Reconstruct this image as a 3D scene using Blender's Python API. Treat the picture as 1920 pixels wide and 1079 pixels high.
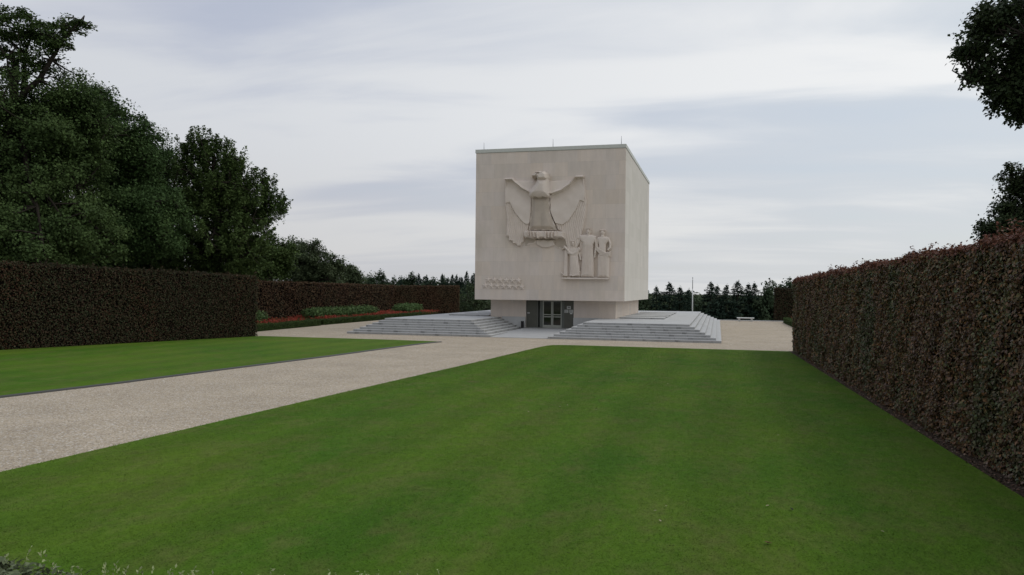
import bpy, math, random
import numpy as np
from mathutils import Matrix, Vector
for o in list(bpy.data.objects): bpy.data.objects.remove(o)
scene = bpy.context.scene; COL = scene.collection
rad = math.radians
# ------------------------------------------------------------------ camera, sky, sun, exposure
def make_camera():
    yaw, pitch, roll = 0.2610, 0.0036, 0.0100
    cy, sy, cp, sp = math.cos(yaw), math.sin(yaw), math.cos(pitch), math.sin(pitch)
    f = Vector((-sy*cp, cy*cp, sp)); r = Vector((cy, sy, 0)); u = r.cross(f)
    r2 = r*math.cos(roll)+u*math.sin(roll); u2 = r2.cross(f)
    cam = bpy.data.cameras.new('camera'); cam.sensor_width = 36; cam.lens = 1445.74/1920*36
    cam.clip_end = 6000; cam.clip_start = 0.05
    o = bpy.data.objects.new('camera', cam); COL.objects.link(o)
    m = Matrix((r2, u2, -f)).transposed().to_4x4(); m.translation = Vector((0, 0, 3.0)); o.matrix_world = m
    scene.camera = o
make_camera()
SUN_EL, SUN_AZ = 52, 62          # azimuth clockwise from +Y
def make_world():
    w = bpy.data.worlds.new('World'); scene.world = w; w.use_nodes = True
    nt = w.node_tree; nt.nodes.clear(); N = nt.nodes.new; L = nt.links.new
    sky = N('ShaderNodeTexSky'); sky.sky_type = 'NISHITA'; sky.sun_disc = False
    sky.sun_elevation = rad(SUN_EL); sky.sun_rotation = rad(SUN_AZ)
    bg1 = N('ShaderNodeBackground'); bg1.inputs[1].default_value = 0.11; L(sky.outputs[0], bg1.inputs[0])
    tc = N('ShaderNodeTexCoord'); sep = N('ShaderNodeSeparateXYZ'); L(tc.outputs['Generated'], sep.inputs[0])
    def M(op, a, b=None, c=None):
        n = N('ShaderNodeMath'); n.operation = op
        for i, v in enumerate((a, b, c)):
            if v is None: continue
            if isinstance(v, (int, float)): n.inputs[i].default_value = v
            else: L(v, n.inputs[i])
        return n.outputs[0]
    X, Y, Z = sep.outputs
    zz = M('ADD', M('MAXIMUM', Z, 0.0), 0.14)
    px, py = M('DIVIDE', X, zz), M('DIVIDE', Y, zz)
    cb = N('ShaderNodeCombineXYZ'); L(px, cb.inputs[0]); L(py, cb.inputs[1])
    mp = N('ShaderNodeMapping'); mp.inputs['Rotation'].default_value = (0, 0, rad(-22)); mp.inputs['Scale'].default_value = (0.4, 1.0, 1)
    mp.inputs['Location'].default_value = (9.2, 2.2, 0); mp.inputs['Rotation'].default_value = (0, 0, 0)
    vr = N('ShaderNodeVectorRotate'); vr.rotation_type = 'Z_AXIS'; vr.inputs['Angle'].default_value = rad(-6); L(cb.outputs[0], vr.inputs['Vector'])
    L(vr.outputs[0], mp.inputs[0])
    def noise(sc, det, rough, dist=0.0, vec=None):
        n = N('ShaderNodeTexNoise'); n.inputs['Scale'].default_value = sc; n.inputs['Detail'].default_value = det
        n.inputs['Roughness'].default_value = rough; n.inputs['Distortion'].default_value = dist
        L(vec or mp.outputs[0], n.inputs['Vector']); return n.outputs['Fac']
    def mr(v, a, b, c, d):
        n = N('ShaderNodeMapRange'); n.interpolation_type = 'SMOOTHSTEP'
        for i, q in enumerate((a, b, c, d)): n.inputs[i+1].default_value = q
        L(v, n.inputs[0]); return n.outputs[0]
    big = noise(0.55, 3, 0.45, 0.6); fine = noise(1.9, 7, 0.52, 0.5)
    v = M('ADD', M('MULTIPLY', big, 0.64), M('MULTIPLY', fine, 0.36))
    shade = mr(v, 0.43, 0.56, 0.0, 1.0)
    # brightness toward the veiled sun (right of the view)
    side = M('ADD', M('MULTIPLY', X, 0.62), M('MULTIPLY', Y, 0.30))
    glow = mr(side, -0.45, 0.75, 0.0, 1.0)
    def mixc(f, a, b):
        n = N('ShaderNodeMix'); n.data_type = 'RGBA'
        if isinstance(f, float): n.inputs[0].default_value = f
        else: L(f, n.inputs[0])
        for k, q in ((6, a), (7, b)):
            if isinstance(q, tuple): n.inputs[k].default_value = q+(1,)
            else: L(q, n.inputs[k])
        return n.outputs[2]
    dark = mixc(glow, (0.45, 0.485, 0.60), (0.68, 0.735, 0.785))
    lite = mixc(glow, (0.62, 0.645, 0.69), (0.95, 0.955, 0.95))
    c = mixc(shade, dark, lite)
    low = mr(Z, 0.0, 0.24, 1.0, 0.0)
    lowc = mixc(glow, (0.545, 0.52, 0.51), (0.70, 0.715, 0.715))
    c = mixc(M('MULTIPLY', low, 0.62), c, lowc)
    bg2 = N('ShaderNodeBackground'); L(c, bg2.inputs[0]); bg2.inputs[1].default_value = 1.0
    mx = N('ShaderNodeMixShader'); L(mr(v, 0.33, 0.47, 0.80, 0.97), mx.inputs[0]); L(bg1.outputs[0], mx.inputs[1]); L(bg2.outputs[0], mx.inputs[2])
    out = N('ShaderNodeOutputWorld'); L(mx.outputs[0], out.inputs[0])
make_world()
def make_sun():
    l = bpy.data.lights.new('sun', 'SUN'); l.energy = 0.6; l.angle = rad(25); l.color = (1.0, 0.94, 0.85)
    o = bpy.data.objects.new('sun', l); COL.objects.link(o)
    d = Vector((math.sin(rad(SUN_AZ))*math.cos(rad(SUN_EL)), math.cos(rad(SUN_AZ))*math.cos(rad(SUN_EL)), math.sin(rad(SUN_EL))))
    o.rotation_euler = d.to_track_quat('Z', 'Y').to_euler()
make_sun()
scene.view_settings.view_transform = 'Standard'; scene.view_settings.look = 'None'
scene.view_settings.exposure = 0.0; scene.view_settings.gamma = 1.0
scene.render.engine = 'CYCLES'
scene.cycles.max_bounces = 6; scene.cycles.transparent_max_bounces = 6
# ------------------------------------------------------------------ helpers
def tag(o, label=None, cat=None, group=None, kind=None):
    if label: o['label'] = label
    if cat: o['category'] = cat
    if group: o['group'] = group
    if kind: o['kind'] = kind
    return o
def empty(name, loc=(0, 0, 0), rz=0):
    o = bpy.data.objects.new(name, None); COL.objects.link(o); o.location = loc; o.rotation_euler = (0, 0, rz)
    o.empty_display_size = 0.2
    return o
def link(name, me, mat, parent=None):
    o = bpy.data.objects.new(name, me); COL.objects.link(o)
    if mat is not None and len(me.materials) == 0: me.materials.append(mat)
    if parent is not None: o.parent = parent
    return o
def copy_tree(o, parent=None):
    c = o.copy(); COL.objects.link(c); c.parent = parent
    for ch in o.children: copy_tree(ch, c)
    return c
def np_mesh(name, V, nper, smooth=False):
    """V: (N,nper,3) separate faces"""
    V = np.asarray(V, np.float32); n = V.shape[0]
    me = bpy.data.meshes.new(name)
    me.vertices.add(n*nper); me.vertices.foreach_set('co', V.reshape(-1))
    me.loops.add(n*nper); me.loops.foreach_set('vertex_index', np.arange(n*nper, dtype=np.int32))
    me.polygons.add(n); me.polygons.foreach_set('loop_start', np.arange(0, n*nper, nper, dtype=np.int32))
    me.polygons.foreach_set('loop_total', np.full(n, nper, np.int32))
    me.update(calc_edges=True); return me
class MB:
    def __init__(s): s.v = []; s.f = []; s.sm = []
    def add(s, v, f, sm=False):
        b = len(s.v); s.v += [tuple(p) for p in v]; s.f += [tuple(b+i for i in q) for q in f]; s.sm += [sm]*len(f); return s
    def box(s, x0, x1, y0, y1, z0, z1):
        v = [(x0,y0,z0),(x1,y0,z0),(x1,y1,z0),(x0,y1,z0),(x0,y0,z1),(x1,y0,z1),(x1,y1,z1),(x0,y1,z1)]
        return s.add(v, [(0,3,2,1),(4,5,6,7),(0,1,5,4),(1,2,6,5),(2,3,7,6),(3,0,4,7)])
    def bbox(s, x0, x1, y0, y1, z0, z1, b=0.01):
        """box with chamfered vertical and top edges"""
        def ring(i, z): return [(x0+i,y0+b,z),(x0+b,y0+i,z),(x1-b,y0+i,z),(x1-i,y0+b,z),(x1-i,y1-b,z),(x1-b,y1-i,z),(x0+b,y1-i,z),(x0+i,y1-b,z)]
        def ring2(z):
            return [(x0+b,y0+b*1.4,z),(x0+b*1.4,y0+b,z),(x1-b*1.4,y0+b,z),(x1-b,y0+b*1.4,z),(x1-b,y1-b*1.4,z),(x1-b*1.4,y1-b,z),(x0+b*1.4,y1-b,z),(x0+b,y1-b*1.4,z)]
        v = ring(0, z0)+ring(0, z1-b)+ring2(z1)
        f = [tuple(range(7,-1,-1)), tuple(range(16,24))]
        for k in (0, 8):
            for i in range(8): j = (i+1) % 8; f.append((k+i, k+j, k+8+j, k+8+i))
        return s.add(v, f)
    def prism(s, poly, y0, y1):
        """poly in (x,z) extruded along y from y0 (front) to y1"""
        n = len(poly); v = [(x, y0, z) for x, z in poly]+[(x, y1, z) for x, z in poly]
        return s.add(v, [tuple(range(n)), tuple(range(2*n-1, n-1, -1))]+[(i, (i+1) % n+0, n+(i+1) % n, n+i)[::-1] for i in range(n)])
    def tube(s, pts, rs, n=6, cap=True):
        P = [Vector(p) for p in pts]; b = len(s.v); v = []; f = []
        for i, p in enumerate(P):
            t = (P[min(i+1, len(P)-1)]-P[max(i-1, 0)]).normalized()
            a = t.orthogonal().normalized() if abs(t.z) > 0.99 else t.cross(Vector((0, 0, 1))).normalized()
            c = t.cross(a)
            for k in range(n):
                an = 2*math.pi*k/n; v.append(p+(a*math.cos(an)+c*math.sin(an))*rs[i])
        for i in range(len(P)-1):
            for k in range(n):
                j = (k+1) % n; f.append((i*n+k, i*n+j, (i+1)*n+j, (i+1)*n+k))
        if cap: f.append(tuple(range(n))[::-1]); f.append(tuple(len(v)-n+k for k in range(n)))
        return s.add(v, f, True)
    def build(s, name, mat, parent=None, off=None):
        me = bpy.data.meshes.new(name)
        if off: s.v = [(a-off[0], b-off[1], c-off[2]) for a, b, c in s.v]
        me.from_pydata(s.v, [], s.f); me.polygons.foreach_set('use_smooth', s.sm); me.update()
        return link(name, me, mat, parent)
# ------------------------------------------------------------------ materials
class NT:
    def __init__(s, name, rough=0.85, spec=0.25):
        s.m = bpy.data.materials.new(name); s.m.use_nodes = True; s.t = s.m.node_tree
        s.b = s.t.nodes['Principled BSDF']; s.b.inputs['Roughness'].default_value = rough
        s.b.inputs['Specular IOR Level'].default_value = spec; s.obj = None
    def n(s, t): return s.t.nodes.new(t)
    def l(s, a, b): s.t.links.new(a, b)
    def co(s, sc=(1, 1, 1), rot=(0, 0, 0)):
        tc = s.n('ShaderNodeNewGeometry'); mp = s.n('ShaderNodeMapping')
        mp.inputs['Scale'].default_value = sc; mp.inputs['Rotation'].default_value = rot
        s.l(tc.outputs['Position'], mp.inputs[0]); return mp.outputs[0]
    def noise(s, sc, det=4, rough=0.55, vec=None, dist=0):
        n = s.n('ShaderNodeTexNoise'); n.inputs['Scale'].default_value = sc; n.inputs['Detail'].default_value = det
        n.inputs['Roughness'].default_value = rough; n.inputs['Distortion'].default_value = dist
        s.l(vec or s.co(), n.inputs['Vector']); return n.outputs['Fac']
    def mr(s, v, a, b, c=0.0, d=1.0):
        n = s.n('ShaderNodeMapRange')
        for i, q in enumerate((a, b, c, d)): n.inputs[i+1].default_value = q
        s.l(v, n.inputs[0]); return n.outputs[0]
    def math(s, op, a, b=0.0):
        n = s.n('ShaderNodeMath'); n.operation = op
        for i, q in enumerate((a, b)):
            if isinstance(q, (int, float)): n.inputs[i].default_value = q
            else: s.l(q, n.inputs[i])
        return n.outputs[0]
    def mix(s, f, a, b, mode='MIX'):
        n = s.n('ShaderNodeMix'); n.data_type = 'RGBA'; n.blend_type = mode
        if isinstance(f, (int, float)): n.inputs[0].default_value = f
        else: s.l(f, n.inputs[0])
        for k, q in ((6, a), (7, b)):
            if isinstance(q, tuple): n.inputs[k].default_value = q+(1,)
            else: s.l(q, n.inputs[k])
        return n.outputs[2]
    def bump(s, h, st=0.3, d=0.02):
        n = s.n('ShaderNodeBump'); n.inputs['Strength'].default_value = st; n.inputs['Distance'].default_value = d
        s.l(h, n.inputs['Height']); s.l(n.outputs[0], s.b.inputs['Normal'])
    def island(s):
        g = s.n('ShaderNodeNewGeometry'); return g.outputs['Random Per Island']
    def done(s, c):
        if isinstance(c, tuple): s.b.inputs['Base Color'].default_value = c+(1,)
        else: s.l(c, s.b.inputs['Base Color'])
        return s.m
def plain(name, c, rough=0.7, spec=0.3, metal=0.0, var=0.12, sc=6.0):
    t = NT(name, rough, spec); t.b.inputs['Metallic'].default_value = metal
    f = t.noise(sc, 4); return t.done(t.mix(f, tuple(x*(1-var) for x in c), tuple(min(1, x*(1+var)) for x in c)))
def leafmat(name, cols, patch=0.5, pvec=(1, 1, 1), trans=0.25, rough=0.6, jitter=0.45, spec=0.07):
    """cols: list of 3 base colours picked by patch noise plus per-leaf random"""
    t = NT(name, rough, spec)
    nz = t.noise(patch, 3, 0.55, t.co(pvec)); r = t.island()
    v = t.math('ADD', t.mr(nz, 0.34, 0.66, 0.0, 1-jitter), t.math('MULTIPLY', r, jitter))
    cr = t.n('ShaderNodeValToRGB'); t.l(v, cr.inputs[0]); e = cr.color_ramp.elements
    n = len(cols)
    e[0].position = 0; e[1].position = 1
    for i in range(1, n-1): e.new(i/(n-1))
    for i, el in enumerate(sorted(e, key=lambda q: q.position)): el.color = cols[i]+(1,)
    wn = t.n('ShaderNodeTexWhiteNoise'); wn.noise_dimensions = '1D'; t.l(r, wn.inputs['W'])
    br = t.mr(wn.outputs[0], 0, 1, 0.6, 1.45)
    col = t.mix(1.0, cr.outputs[0], br, 'MULTIPLY')
    t.l(col, t.b.inputs['Base Color'])
    tr = t.n('ShaderNodeBsdfTranslucent'); t.l(col, tr.inputs[0])
    mx = t.n('ShaderNodeMixShader'); mx.inputs[0].default_value = trans
    t.l(t.b.outputs[0], mx.inputs[1]); t.l(tr.outputs[0], mx.inputs[2])
    t.l(mx.outputs[0], t.t.nodes['Material Output'].inputs[0]); return t.m
# lawn
def lawn_mat(name, blade=False):
    t = NT(name, 0.9, 0.1)
    a = t.noise(0.35, 5, 0.6, t.co((0.8, 0.5, 1))); b = t.noise(2.2, 5, 0.65, t.co((1, 0.6, 1))); c = t.noise(60, 3, 0.6)
    g = t.mix(t.mr(a, 0.36, 0.64), (0.056, 0.136, 0.009), (0.094, 0.166, 0.013))
    g = t.mix(t.mr(b, 0.45, 0.72, 0, 0.60), g, (0.135, 0.148, 0.042))
    g = t.mix(t.mr(t.noise(0.9, 5, 0.6, t.co((1, 0.7, 1))), 0.66, 0.78, 0, 0.5), g, (0.165, 0.125, 0.06))
    st = t.n('ShaderNodeTexWave'); st.wave_type = 'BANDS'; st.bands_direction = 'X'; st.inputs['Scale'].default_value = 0.17
    st.inputs['Distortion'].default_value = 0.9; st.inputs['Detail'].default_value = 1; t.l(t.co((1, 0.35, 1)), st.inputs[0])
    g = t.mix(1.0, g, t.mr(st.outputs['Fac'], 0.2, 0.8, 0.945, 1.05), 'MULTIPLY')
    g = t.mix(1.0, g, t.mr(c, 0.3, 0.7, 0.93, 1.07), 'MULTIPLY')
    g = t.mix(1.0, g, t.mr(t.noise(9, 6, 0.75, t.co((1, 0.55, 1))), 0.33, 0.67, 0.84, 1.14), 'MULTIPLY')
    if blade: g = t.mix(1.0, g, t.mr(t.island(), 0, 1, 0.74, 1.26), 'MULTIPLY')
    else: t.bump(t.noise(45, 4, 0.7), 0.5, 0.03)
    return t.done(g)
M_LAWN = lawn_mat('lawn'); M_BLADE = lawn_mat('lawn_blade', True)
def gravel_mat():
    t = NT('gravel', 0.95, 0.1)
    v = t.n('ShaderNodeTexVoronoi'); v.inputs['Scale'].default_value = 38; t.l(t.co(), v.inputs['Vector'])
    sx = t.n('ShaderNodeSeparateColor'); t.l(v.outputs['Color'], sx.inputs[0])
    c = t.mix(sx.outputs[0], (0.33, 0.275, 0.203), (0.55, 0.470, 0.36))
    c = t.mix(t.mr(sx.outputs[1], 0.85, 1.0), c, (0.70, 0.68, 0.64))
    c = t.mix(t.mr(sx.outputs[2], 0.88, 1.0), c, (0.22, 0.18, 0.15))
    c = t.mix(1.0, c, t.mr(t.noise(0.5, 5, 0.6), 0.3, 0.7, 0.90, 1.10), 'MULTIPLY')
    c = t.mix(1.0, c, t.mr(t.noise(7, 5, 0.7), 0.3, 0.7, 0.93, 1.07), 'MULTIPLY')
    t.bump(t.math('ADD', v.outputs['Distance'], t.math('MULTIPLY', t.noise(6, 3), 0.8)), 0.4, 0.015)
    return t.done(c)
M_GRAVEL = gravel_mat()
def ground_mat():
    t = NT('rough_ground', 0.95, 0.1)
    return t.done(t.mix(t.mr(t.noise(0.4, 5), 0.3, 0.7), (0.035, 0.05, 0.02), (0.07, 0.075, 0.03)))
M_GROUND = ground_mat()
def soil_mat():
    t = NT('soil', 0.95, 0.1); t.bump(t.noise(25, 5, 0.7), 0.9, 0.05)
    return t.done(t.mix(t.mr(t.noise(14, 5, 0.7), 0.35, 0.7), (0.028, 0.022, 0.016), (0.12, 0.085, 0.06)))
M_SOIL = soil_mat()
def limestone():
    t = NT('limestone', 0.85, 0.15)
    tc = t.n('ShaderNodeNewGeometry'); sp = t.n('ShaderNodeSeparateXYZ'); t.l(tc.outputs['Position'], sp.inputs[0])
    cb = t.n('ShaderNodeCombineXYZ'); t.l(t.math('ADD', sp.outputs[0], sp.outputs[1]), cb.inputs[0]); t.l(sp.outputs[2], cb.inputs[1])
    def brick(w, h, off, c1, c2, mort):
        b = t.n('ShaderNodeTexBrick'); t.l(cb.outputs[0], b.inputs['Vector'])
        b.inputs['Scale'].default_value = 1; b.inputs['Brick Width'].default_value = w; b.inputs['Row Height'].default_value = h
        b.inputs['Mortar Size'].default_value = mort; b.inputs['Mortar Smooth'].default_value = 0.2; b.offset = off
        b.inputs['Color1'].default_value = c1+(1,); b.inputs['Color2'].default_value = c2+(1,); b.inputs['Mortar'].default_value = tuple(x*0.9 for x in c1)+(1,)
        return b.outputs['Color']
    c1 = brick(1.83, 1.02, 0.5, (0.60, 0.515, 0.435), (0.74, 0.645, 0.57), 0.012)
    c2 = brick(0.915, 1.02, 0.25, (0.69, 0.60, 0.505), (0.62, 0.575, 0.53), 0.0)
    c = t.mix(0.5, c1, c2)
    c = t.mix(t.mr(t.noise(0.45, 4, 0.6), 0.42, 0.70, 0, 0.5), c, (0.66, 0.58, 0.525))
    c = t.mix(t.mr(t.noise(0.33, 4, 0.6, t.co((1, 1, 0.6))), 0.55, 0.72, 0, 0.5), c, (0.52, 0.47, 0.385))
    c = t.mix(1.0, c, t.mr(t.noise(3.0, 6, 0.65, t.co((1, 1, 0.25))), 0.3, 0.7, 0.94, 1.06), 'MULTIPLY')
    t.bump(t.noise(30, 4), 0.15, 0.01)
    return t.done(c)
M_LIME = limestone()
def relief_stone():
    t = NT('carved_limestone', 0.85, 0.15)
    c = t.mix(t.mr(t.noise(1.2, 5, 0.6), 0.3, 0.7), (0.65, 0.57, 0.495), (0.73, 0.65, 0.58))
    c = t.mix(t.mr(t.noise(0.8, 4, 0.6, t.co((1, 1, 0.4))), 0.6, 0.75, 0, 0.4), c, (0.54, 0.49, 0.38))
    return t.done(c)
M_RELIEF = relief_stone()
M_SHADE_CRUST = plain('shade_tinted_weathered_limestone', (0.49, 0.425, 0.355), 0.9, 0.1, 0, 0.14, 2.5)  # darker stone tone: mostly painted shade, partly weathering
def side_stone():
    t = NT('smooth_limestone', 0.8, 0.15)
    w = t.n('ShaderNodeTexBrick'); tc = t.n('ShaderNodeNewGeometry'); sp = t.n('ShaderNodeSeparateXYZ'); t.l(tc.outputs['Position'], sp.inputs[0])
    cb = t.n('ShaderNodeCombineXYZ'); t.l(sp.outputs[1], cb.inputs[0]); t.l(sp.outputs[2], cb.inputs[1]); t.l(cb.outputs[0], w.inputs['Vector'])
    w.inputs['Scale'].default_value = 1; w.inputs['Brick Width'].default_value = 1.83; w.inputs['Row Height'].default_value = 1.02; w.inputs['Mortar Size'].default_value = 0.008
    w.inputs['Color1'].default_value = (0.62, 0.595, 0.54, 1); w.inputs['Color2'].default_value = (0.67, 0.64, 0.59, 1); w.inputs['Mortar'].default_value = (0.6, 0.57, 0.52, 1)
    c = t.mix(1.0, w.outputs['Color'], t.mr(t.noise(0.8, 5, 0.6, t.co((1, 1, 0.2))), 0.3, 0.7, 0.94, 1.06), 'MULTIPLY')
    return t.done(c)
M_SIDE = side_stone()
def granite(name, a, b, stain=True):
    t = NT(name, 0.75, 0.2)
    c = t.mix(t.mr(t.noise(90, 3, 0.7), 0.35, 0.65), tuple(x*0.88 for x in a), tuple(min(1, x*1.1) for x in a))
    tc = t.n('ShaderNodeNewGeometry'); sp = t.n('ShaderNodeSeparateXYZ'); t.l(tc.outputs['Position'], sp.inputs[0])
    if stain:
        c = t.mix(t.mr(t.noise(1.3, 4, 0.6, t.co((1, 1, 5))), 0.57, 0.70, 0, 0.55), c, b)
        # joints every 1.8 m, staggered by step height
        x = t.math('ADD', t.math('ADD', sp.outputs[0], sp.outputs[1]), t.math('MULTIPLY', t.math('FLOOR', t.math('MULTIPLY', sp.outputs[2], 7.0)), 0.83))
        fr = t.math('FRACT', t.math('DIVIDE', x, 1.9)); j = t.math('LESS_THAN', fr, 0.012)
        c = t.mix(t.math('MULTIPLY', j, 0.6), c, (0.12, 0.12, 0.12))
        j2 = t.math('GREATER_THAN', t.math('PINGPONG', fr, 0.5), 0.42); c = t.mix(t.math('MULTIPLY', j2, t.mr(t.noise(2.3, 3), 0.4, 0.6, 0.0, 0.6)), c, b)
    c = t.mix(1.0, c, t.mr(t.noise(0.9, 4), 0.3, 0.7, 0.93, 1.06), 'MULTIPLY')
    t.bump(t.noise(80, 3), 0.1, 0.005)
    return t.done(c)
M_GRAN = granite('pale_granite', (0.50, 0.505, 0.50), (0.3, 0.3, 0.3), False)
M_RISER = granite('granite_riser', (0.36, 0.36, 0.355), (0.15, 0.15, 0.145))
M_GRAN2 = granite('pale_granite_flat', (0.47, 0.475, 0.47), (0.3, 0.3, 0.3), False)
M_COP = plain('coping_metal', (0.55, 0.565, 0.52), 0.5, 0.3)
M_STEEL = plain('grey_steel', (0.35, 0.36, 0.36), 0.4, 0.5, 0.6)
M_BRONZE = plain('dark_bronze', (0.088, 0.088, 0.072), 0.45, 0.4, 0.35, 0.25, 2.0)
M_BRONZE2 = plain('dark_bronze_frame', (0.13, 0.14, 0.125), 0.45, 0.4, 0.3)
M_ALU = plain('door_frame_metal', (0.33, 0.34, 0.30), 0.4, 0.5, 0.3)
M_BLACK = plain('black_plastic', (0.012, 0.012, 0.013), 0.5)
M_WHITE = plain('white_paint', (0.72, 0.73, 0.72), 0.4, 0.4, 0, 0.03)
M_PAPER = plain('notice_paper', (0.52, 0.53, 0.51), 0.7, 0.2, 0, 0.05)
M_INK = plain('grey_print', (0.16, 0.16, 0.16), 0.8)
M_DARK = plain('interior_dark', (0.02, 0.02, 0.018), 0.9)
M_EDGE = plain('edging_metal', (0.085, 0.085, 0.082), 0.6, 0.3, 0.2)
def glass():
    t = NT('dark_glass', 0.06, 0.5); return t.done((0.012, 0.014, 0.012))
M_GLASS = glass()
M_BARK = plain('bark', (0.06, 0.048, 0.036), 0.95, 0.1, 0, 0.4, 9.0)
M_BARKD = plain('bark_dark', (0.028, 0.024, 0.019), 0.95, 0.1, 0, 0.4, 9.0)
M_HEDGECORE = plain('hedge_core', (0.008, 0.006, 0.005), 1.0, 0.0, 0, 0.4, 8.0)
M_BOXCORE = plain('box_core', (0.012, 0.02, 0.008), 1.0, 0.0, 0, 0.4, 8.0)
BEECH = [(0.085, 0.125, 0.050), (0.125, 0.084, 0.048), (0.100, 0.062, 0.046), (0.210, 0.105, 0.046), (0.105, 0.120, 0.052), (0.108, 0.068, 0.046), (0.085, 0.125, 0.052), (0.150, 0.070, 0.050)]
M_BEECH = leafmat('beech_leaves', BEECH, 0.95, (1.0, 1.0, 0.30), 0.15, 0.45, 0.42, 0.22)
M_BEECHTOP = leafmat('beech_new_growth', [(0.20, 0.075, 0.045), (0.13, 0.06, 0.045), (0.24, 0.11, 0.05)], 1.5, (1, 1, 1), 0.2, 0.5, 0.6, 0.2)
M_BEECHF = leafmat('beech_leaves_brown', [(0.085, 0.085, 0.045), (0.088, 0.050, 0.034), (0.125, 0.072, 0.040), (0.080, 0.072, 0.042), (0.095, 0.055, 0.038)], 0.35, (1.0, 1.0, 0.4), 0.1, 0.6, 0.5)
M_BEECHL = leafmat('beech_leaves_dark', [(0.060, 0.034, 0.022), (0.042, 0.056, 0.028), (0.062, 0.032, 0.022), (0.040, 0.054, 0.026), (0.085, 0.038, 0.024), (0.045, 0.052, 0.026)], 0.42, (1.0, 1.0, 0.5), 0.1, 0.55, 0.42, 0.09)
M_LEAF_A = leafmat('oak_leaves', [(0.045, 0.075, 0.027), (0.063, 0.102, 0.033), (0.084, 0.123, 0.042)], 0.35, (1, 1, 1), 0.18, 0.6, 0.4)
M_LEAF_B = leafmat('lime_leaves', [(0.039, 0.072, 0.024), (0.054, 0.096, 0.033), (0.075, 0.120, 0.039)], 0.3, (1, 1, 1), 0.18, 0.6, 0.4)
M_LEAF_C = leafmat('hornbeam_leaves', [(0.051, 0.084, 0.027), (0.074, 0.115, 0.035), (0.097, 0.142, 0.046)], 0.4, (1, 1, 1), 0.2, 0.55, 0.5)
M_LEAF_D = leafmat('pale_tree_leaves', [(0.056, 0.084, 0.039), (0.081, 0.109, 0.056), (0.101, 0.129, 0.064)], 0.3, (1, 1, 1), 0.15, 0.6, 0.5)
M_LEAF_R = leafmat('near_oak_leaves', [(0.022, 0.036, 0.017), (0.034, 0.050, 0.022), (0.046, 0.062, 0.026)], 0.6, (1, 1, 1), 0.15, 0.5, 0.5)
M_FAR = leafmat('far_leaves', [(0.039, 0.061, 0.035), (0.055, 0.083, 0.044), (0.077, 0.101, 0.053)], 0.05, (1, 1, 1), 0.1, 0.7, 0.4)
M_CONIF = leafmat('conifer_needles', [(0.019, 0.036, 0.026), (0.029, 0.050, 0.036), (0.041, 0.065, 0.043)], 0.12, (1, 1, 1), 0.05, 0.7, 0.5)
M_SHRUB = leafmat('shrub_leaves', [(0.06, 0.11, 0.035), (0.10, 0.165, 0.06), (0.14, 0.20, 0.08)], 1.2, (1, 1, 1), 0.2, 0.45, 0.6)
M_BOX = leafmat('box_leaves', [(0.036, 0.064, 0.020), (0.056, 0.092, 0.028), (0.080, 0.118, 0.038)], 1.0, (1, 1, 1), 0.15, 0.5, 0.5)
M_FLOWER = leafmat('red_petals', [(0.34, 0.05, 0.035), (0.44, 0.09, 0.06), (0.26, 0.06, 0.04), (0.46, 0.14, 0.09)], 0.6, (1, 1, 1), 0.2, 0.5, 0.7)
M_FSTEM = leafmat('flower_foliage', [(0.07, 0.085, 0.03), (0.10, 0.075, 0.035), (0.05, 0.08, 0.028)], 1.0, (1, 1, 1), 0.2, 0.5, 0.6)
M_PALE = leafmat('pale_shoots', [(0.28, 0.34, 0.15), (0.45, 0.50, 0.27)], 2.0, (1, 1, 1), 0.25, 0.5, 0.6)
M_FOREG = leafmat('front_shrub_leaves', [(0.07, 0.09, 0.05), (0.13, 0.16, 0.085), (0.21, 0.25, 0.15)], 3.0, (1, 1, 1), 0.2, 0.5, 0.6)
# ------------------------------------------------------------------ leaf clouds
def leaves(P, Nrm, size, rng, tilt=0.6, droop=0.3, wid=0.62, fold=0.12, szvar=0.35):
    """P (n,3) leaf base points, Nrm (n,3) rough outward normals -> quads (n,4,3)"""
    n = len(P); nn = Nrm+rng.normal(0, tilt, (n, 3)); nn /= np.linalg.norm(nn, axis=1)[:, None]+1e-9
    d = rng.normal(0, 1, (n, 3)); d[:, 2] -= droop*2
    d -= nn*(d*nn).sum(1)[:, None]; d /= np.linalg.norm(d, axis=1)[:, None]+1e-9
    s = np.cross(nn, d); L = (size*(1+rng.uniform(-szvar, szvar, n)))[:, None]; w = L*wid*0.5
    a = P; b = P+d*L*0.45+s*w+nn*fold*L; c = P+d*L; e = P+d*L*0.45-s*w+nn*fold*L
    return np.stack([a, b, c, e], 1)
def gz(y): return 0.2*np.maximum(0, 45-np.asarray(y, float))/35
# ------------------------------------------------------------------ ground
def far_z(y): 
    t = min(max((y-86.5)/26.0, 0), 1); return -11.0*t*t*(3-2*t)
def build_ground():
    xs = [-3000, -1200, -500, -250, -150]+list(range(-120, 121, 10))+[150, 250, 500, 1200, 3000]
    ys = [-60, -20, 0, 15, 30, 45, 60, 75, 84, 86.5]+list(np.arange(88, 114, 2.0))+[130, 160, 200, 300, 500, 1000, 2000, 4500]
    mb = MB(); nx = len(xs); rr = random.Random(5)
    for y in ys:
        for x in xs:
            mb.v.append((x, y, float(gz(y))-0.05+far_z(y)+(rr.uniform(-.3, .3) if 90 < y < 1500 else 0)))
    for j in range(len(ys)-1):
        for i in range(nx-1): mb.f.append((j*nx+i, j*nx+i+1, (j+1)*nx+i+1, (j+1)*nx+i)); mb.sm.append(True)
    tag(mb.build('ground', M_GROUND), kind='structure')
build_ground()
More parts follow.
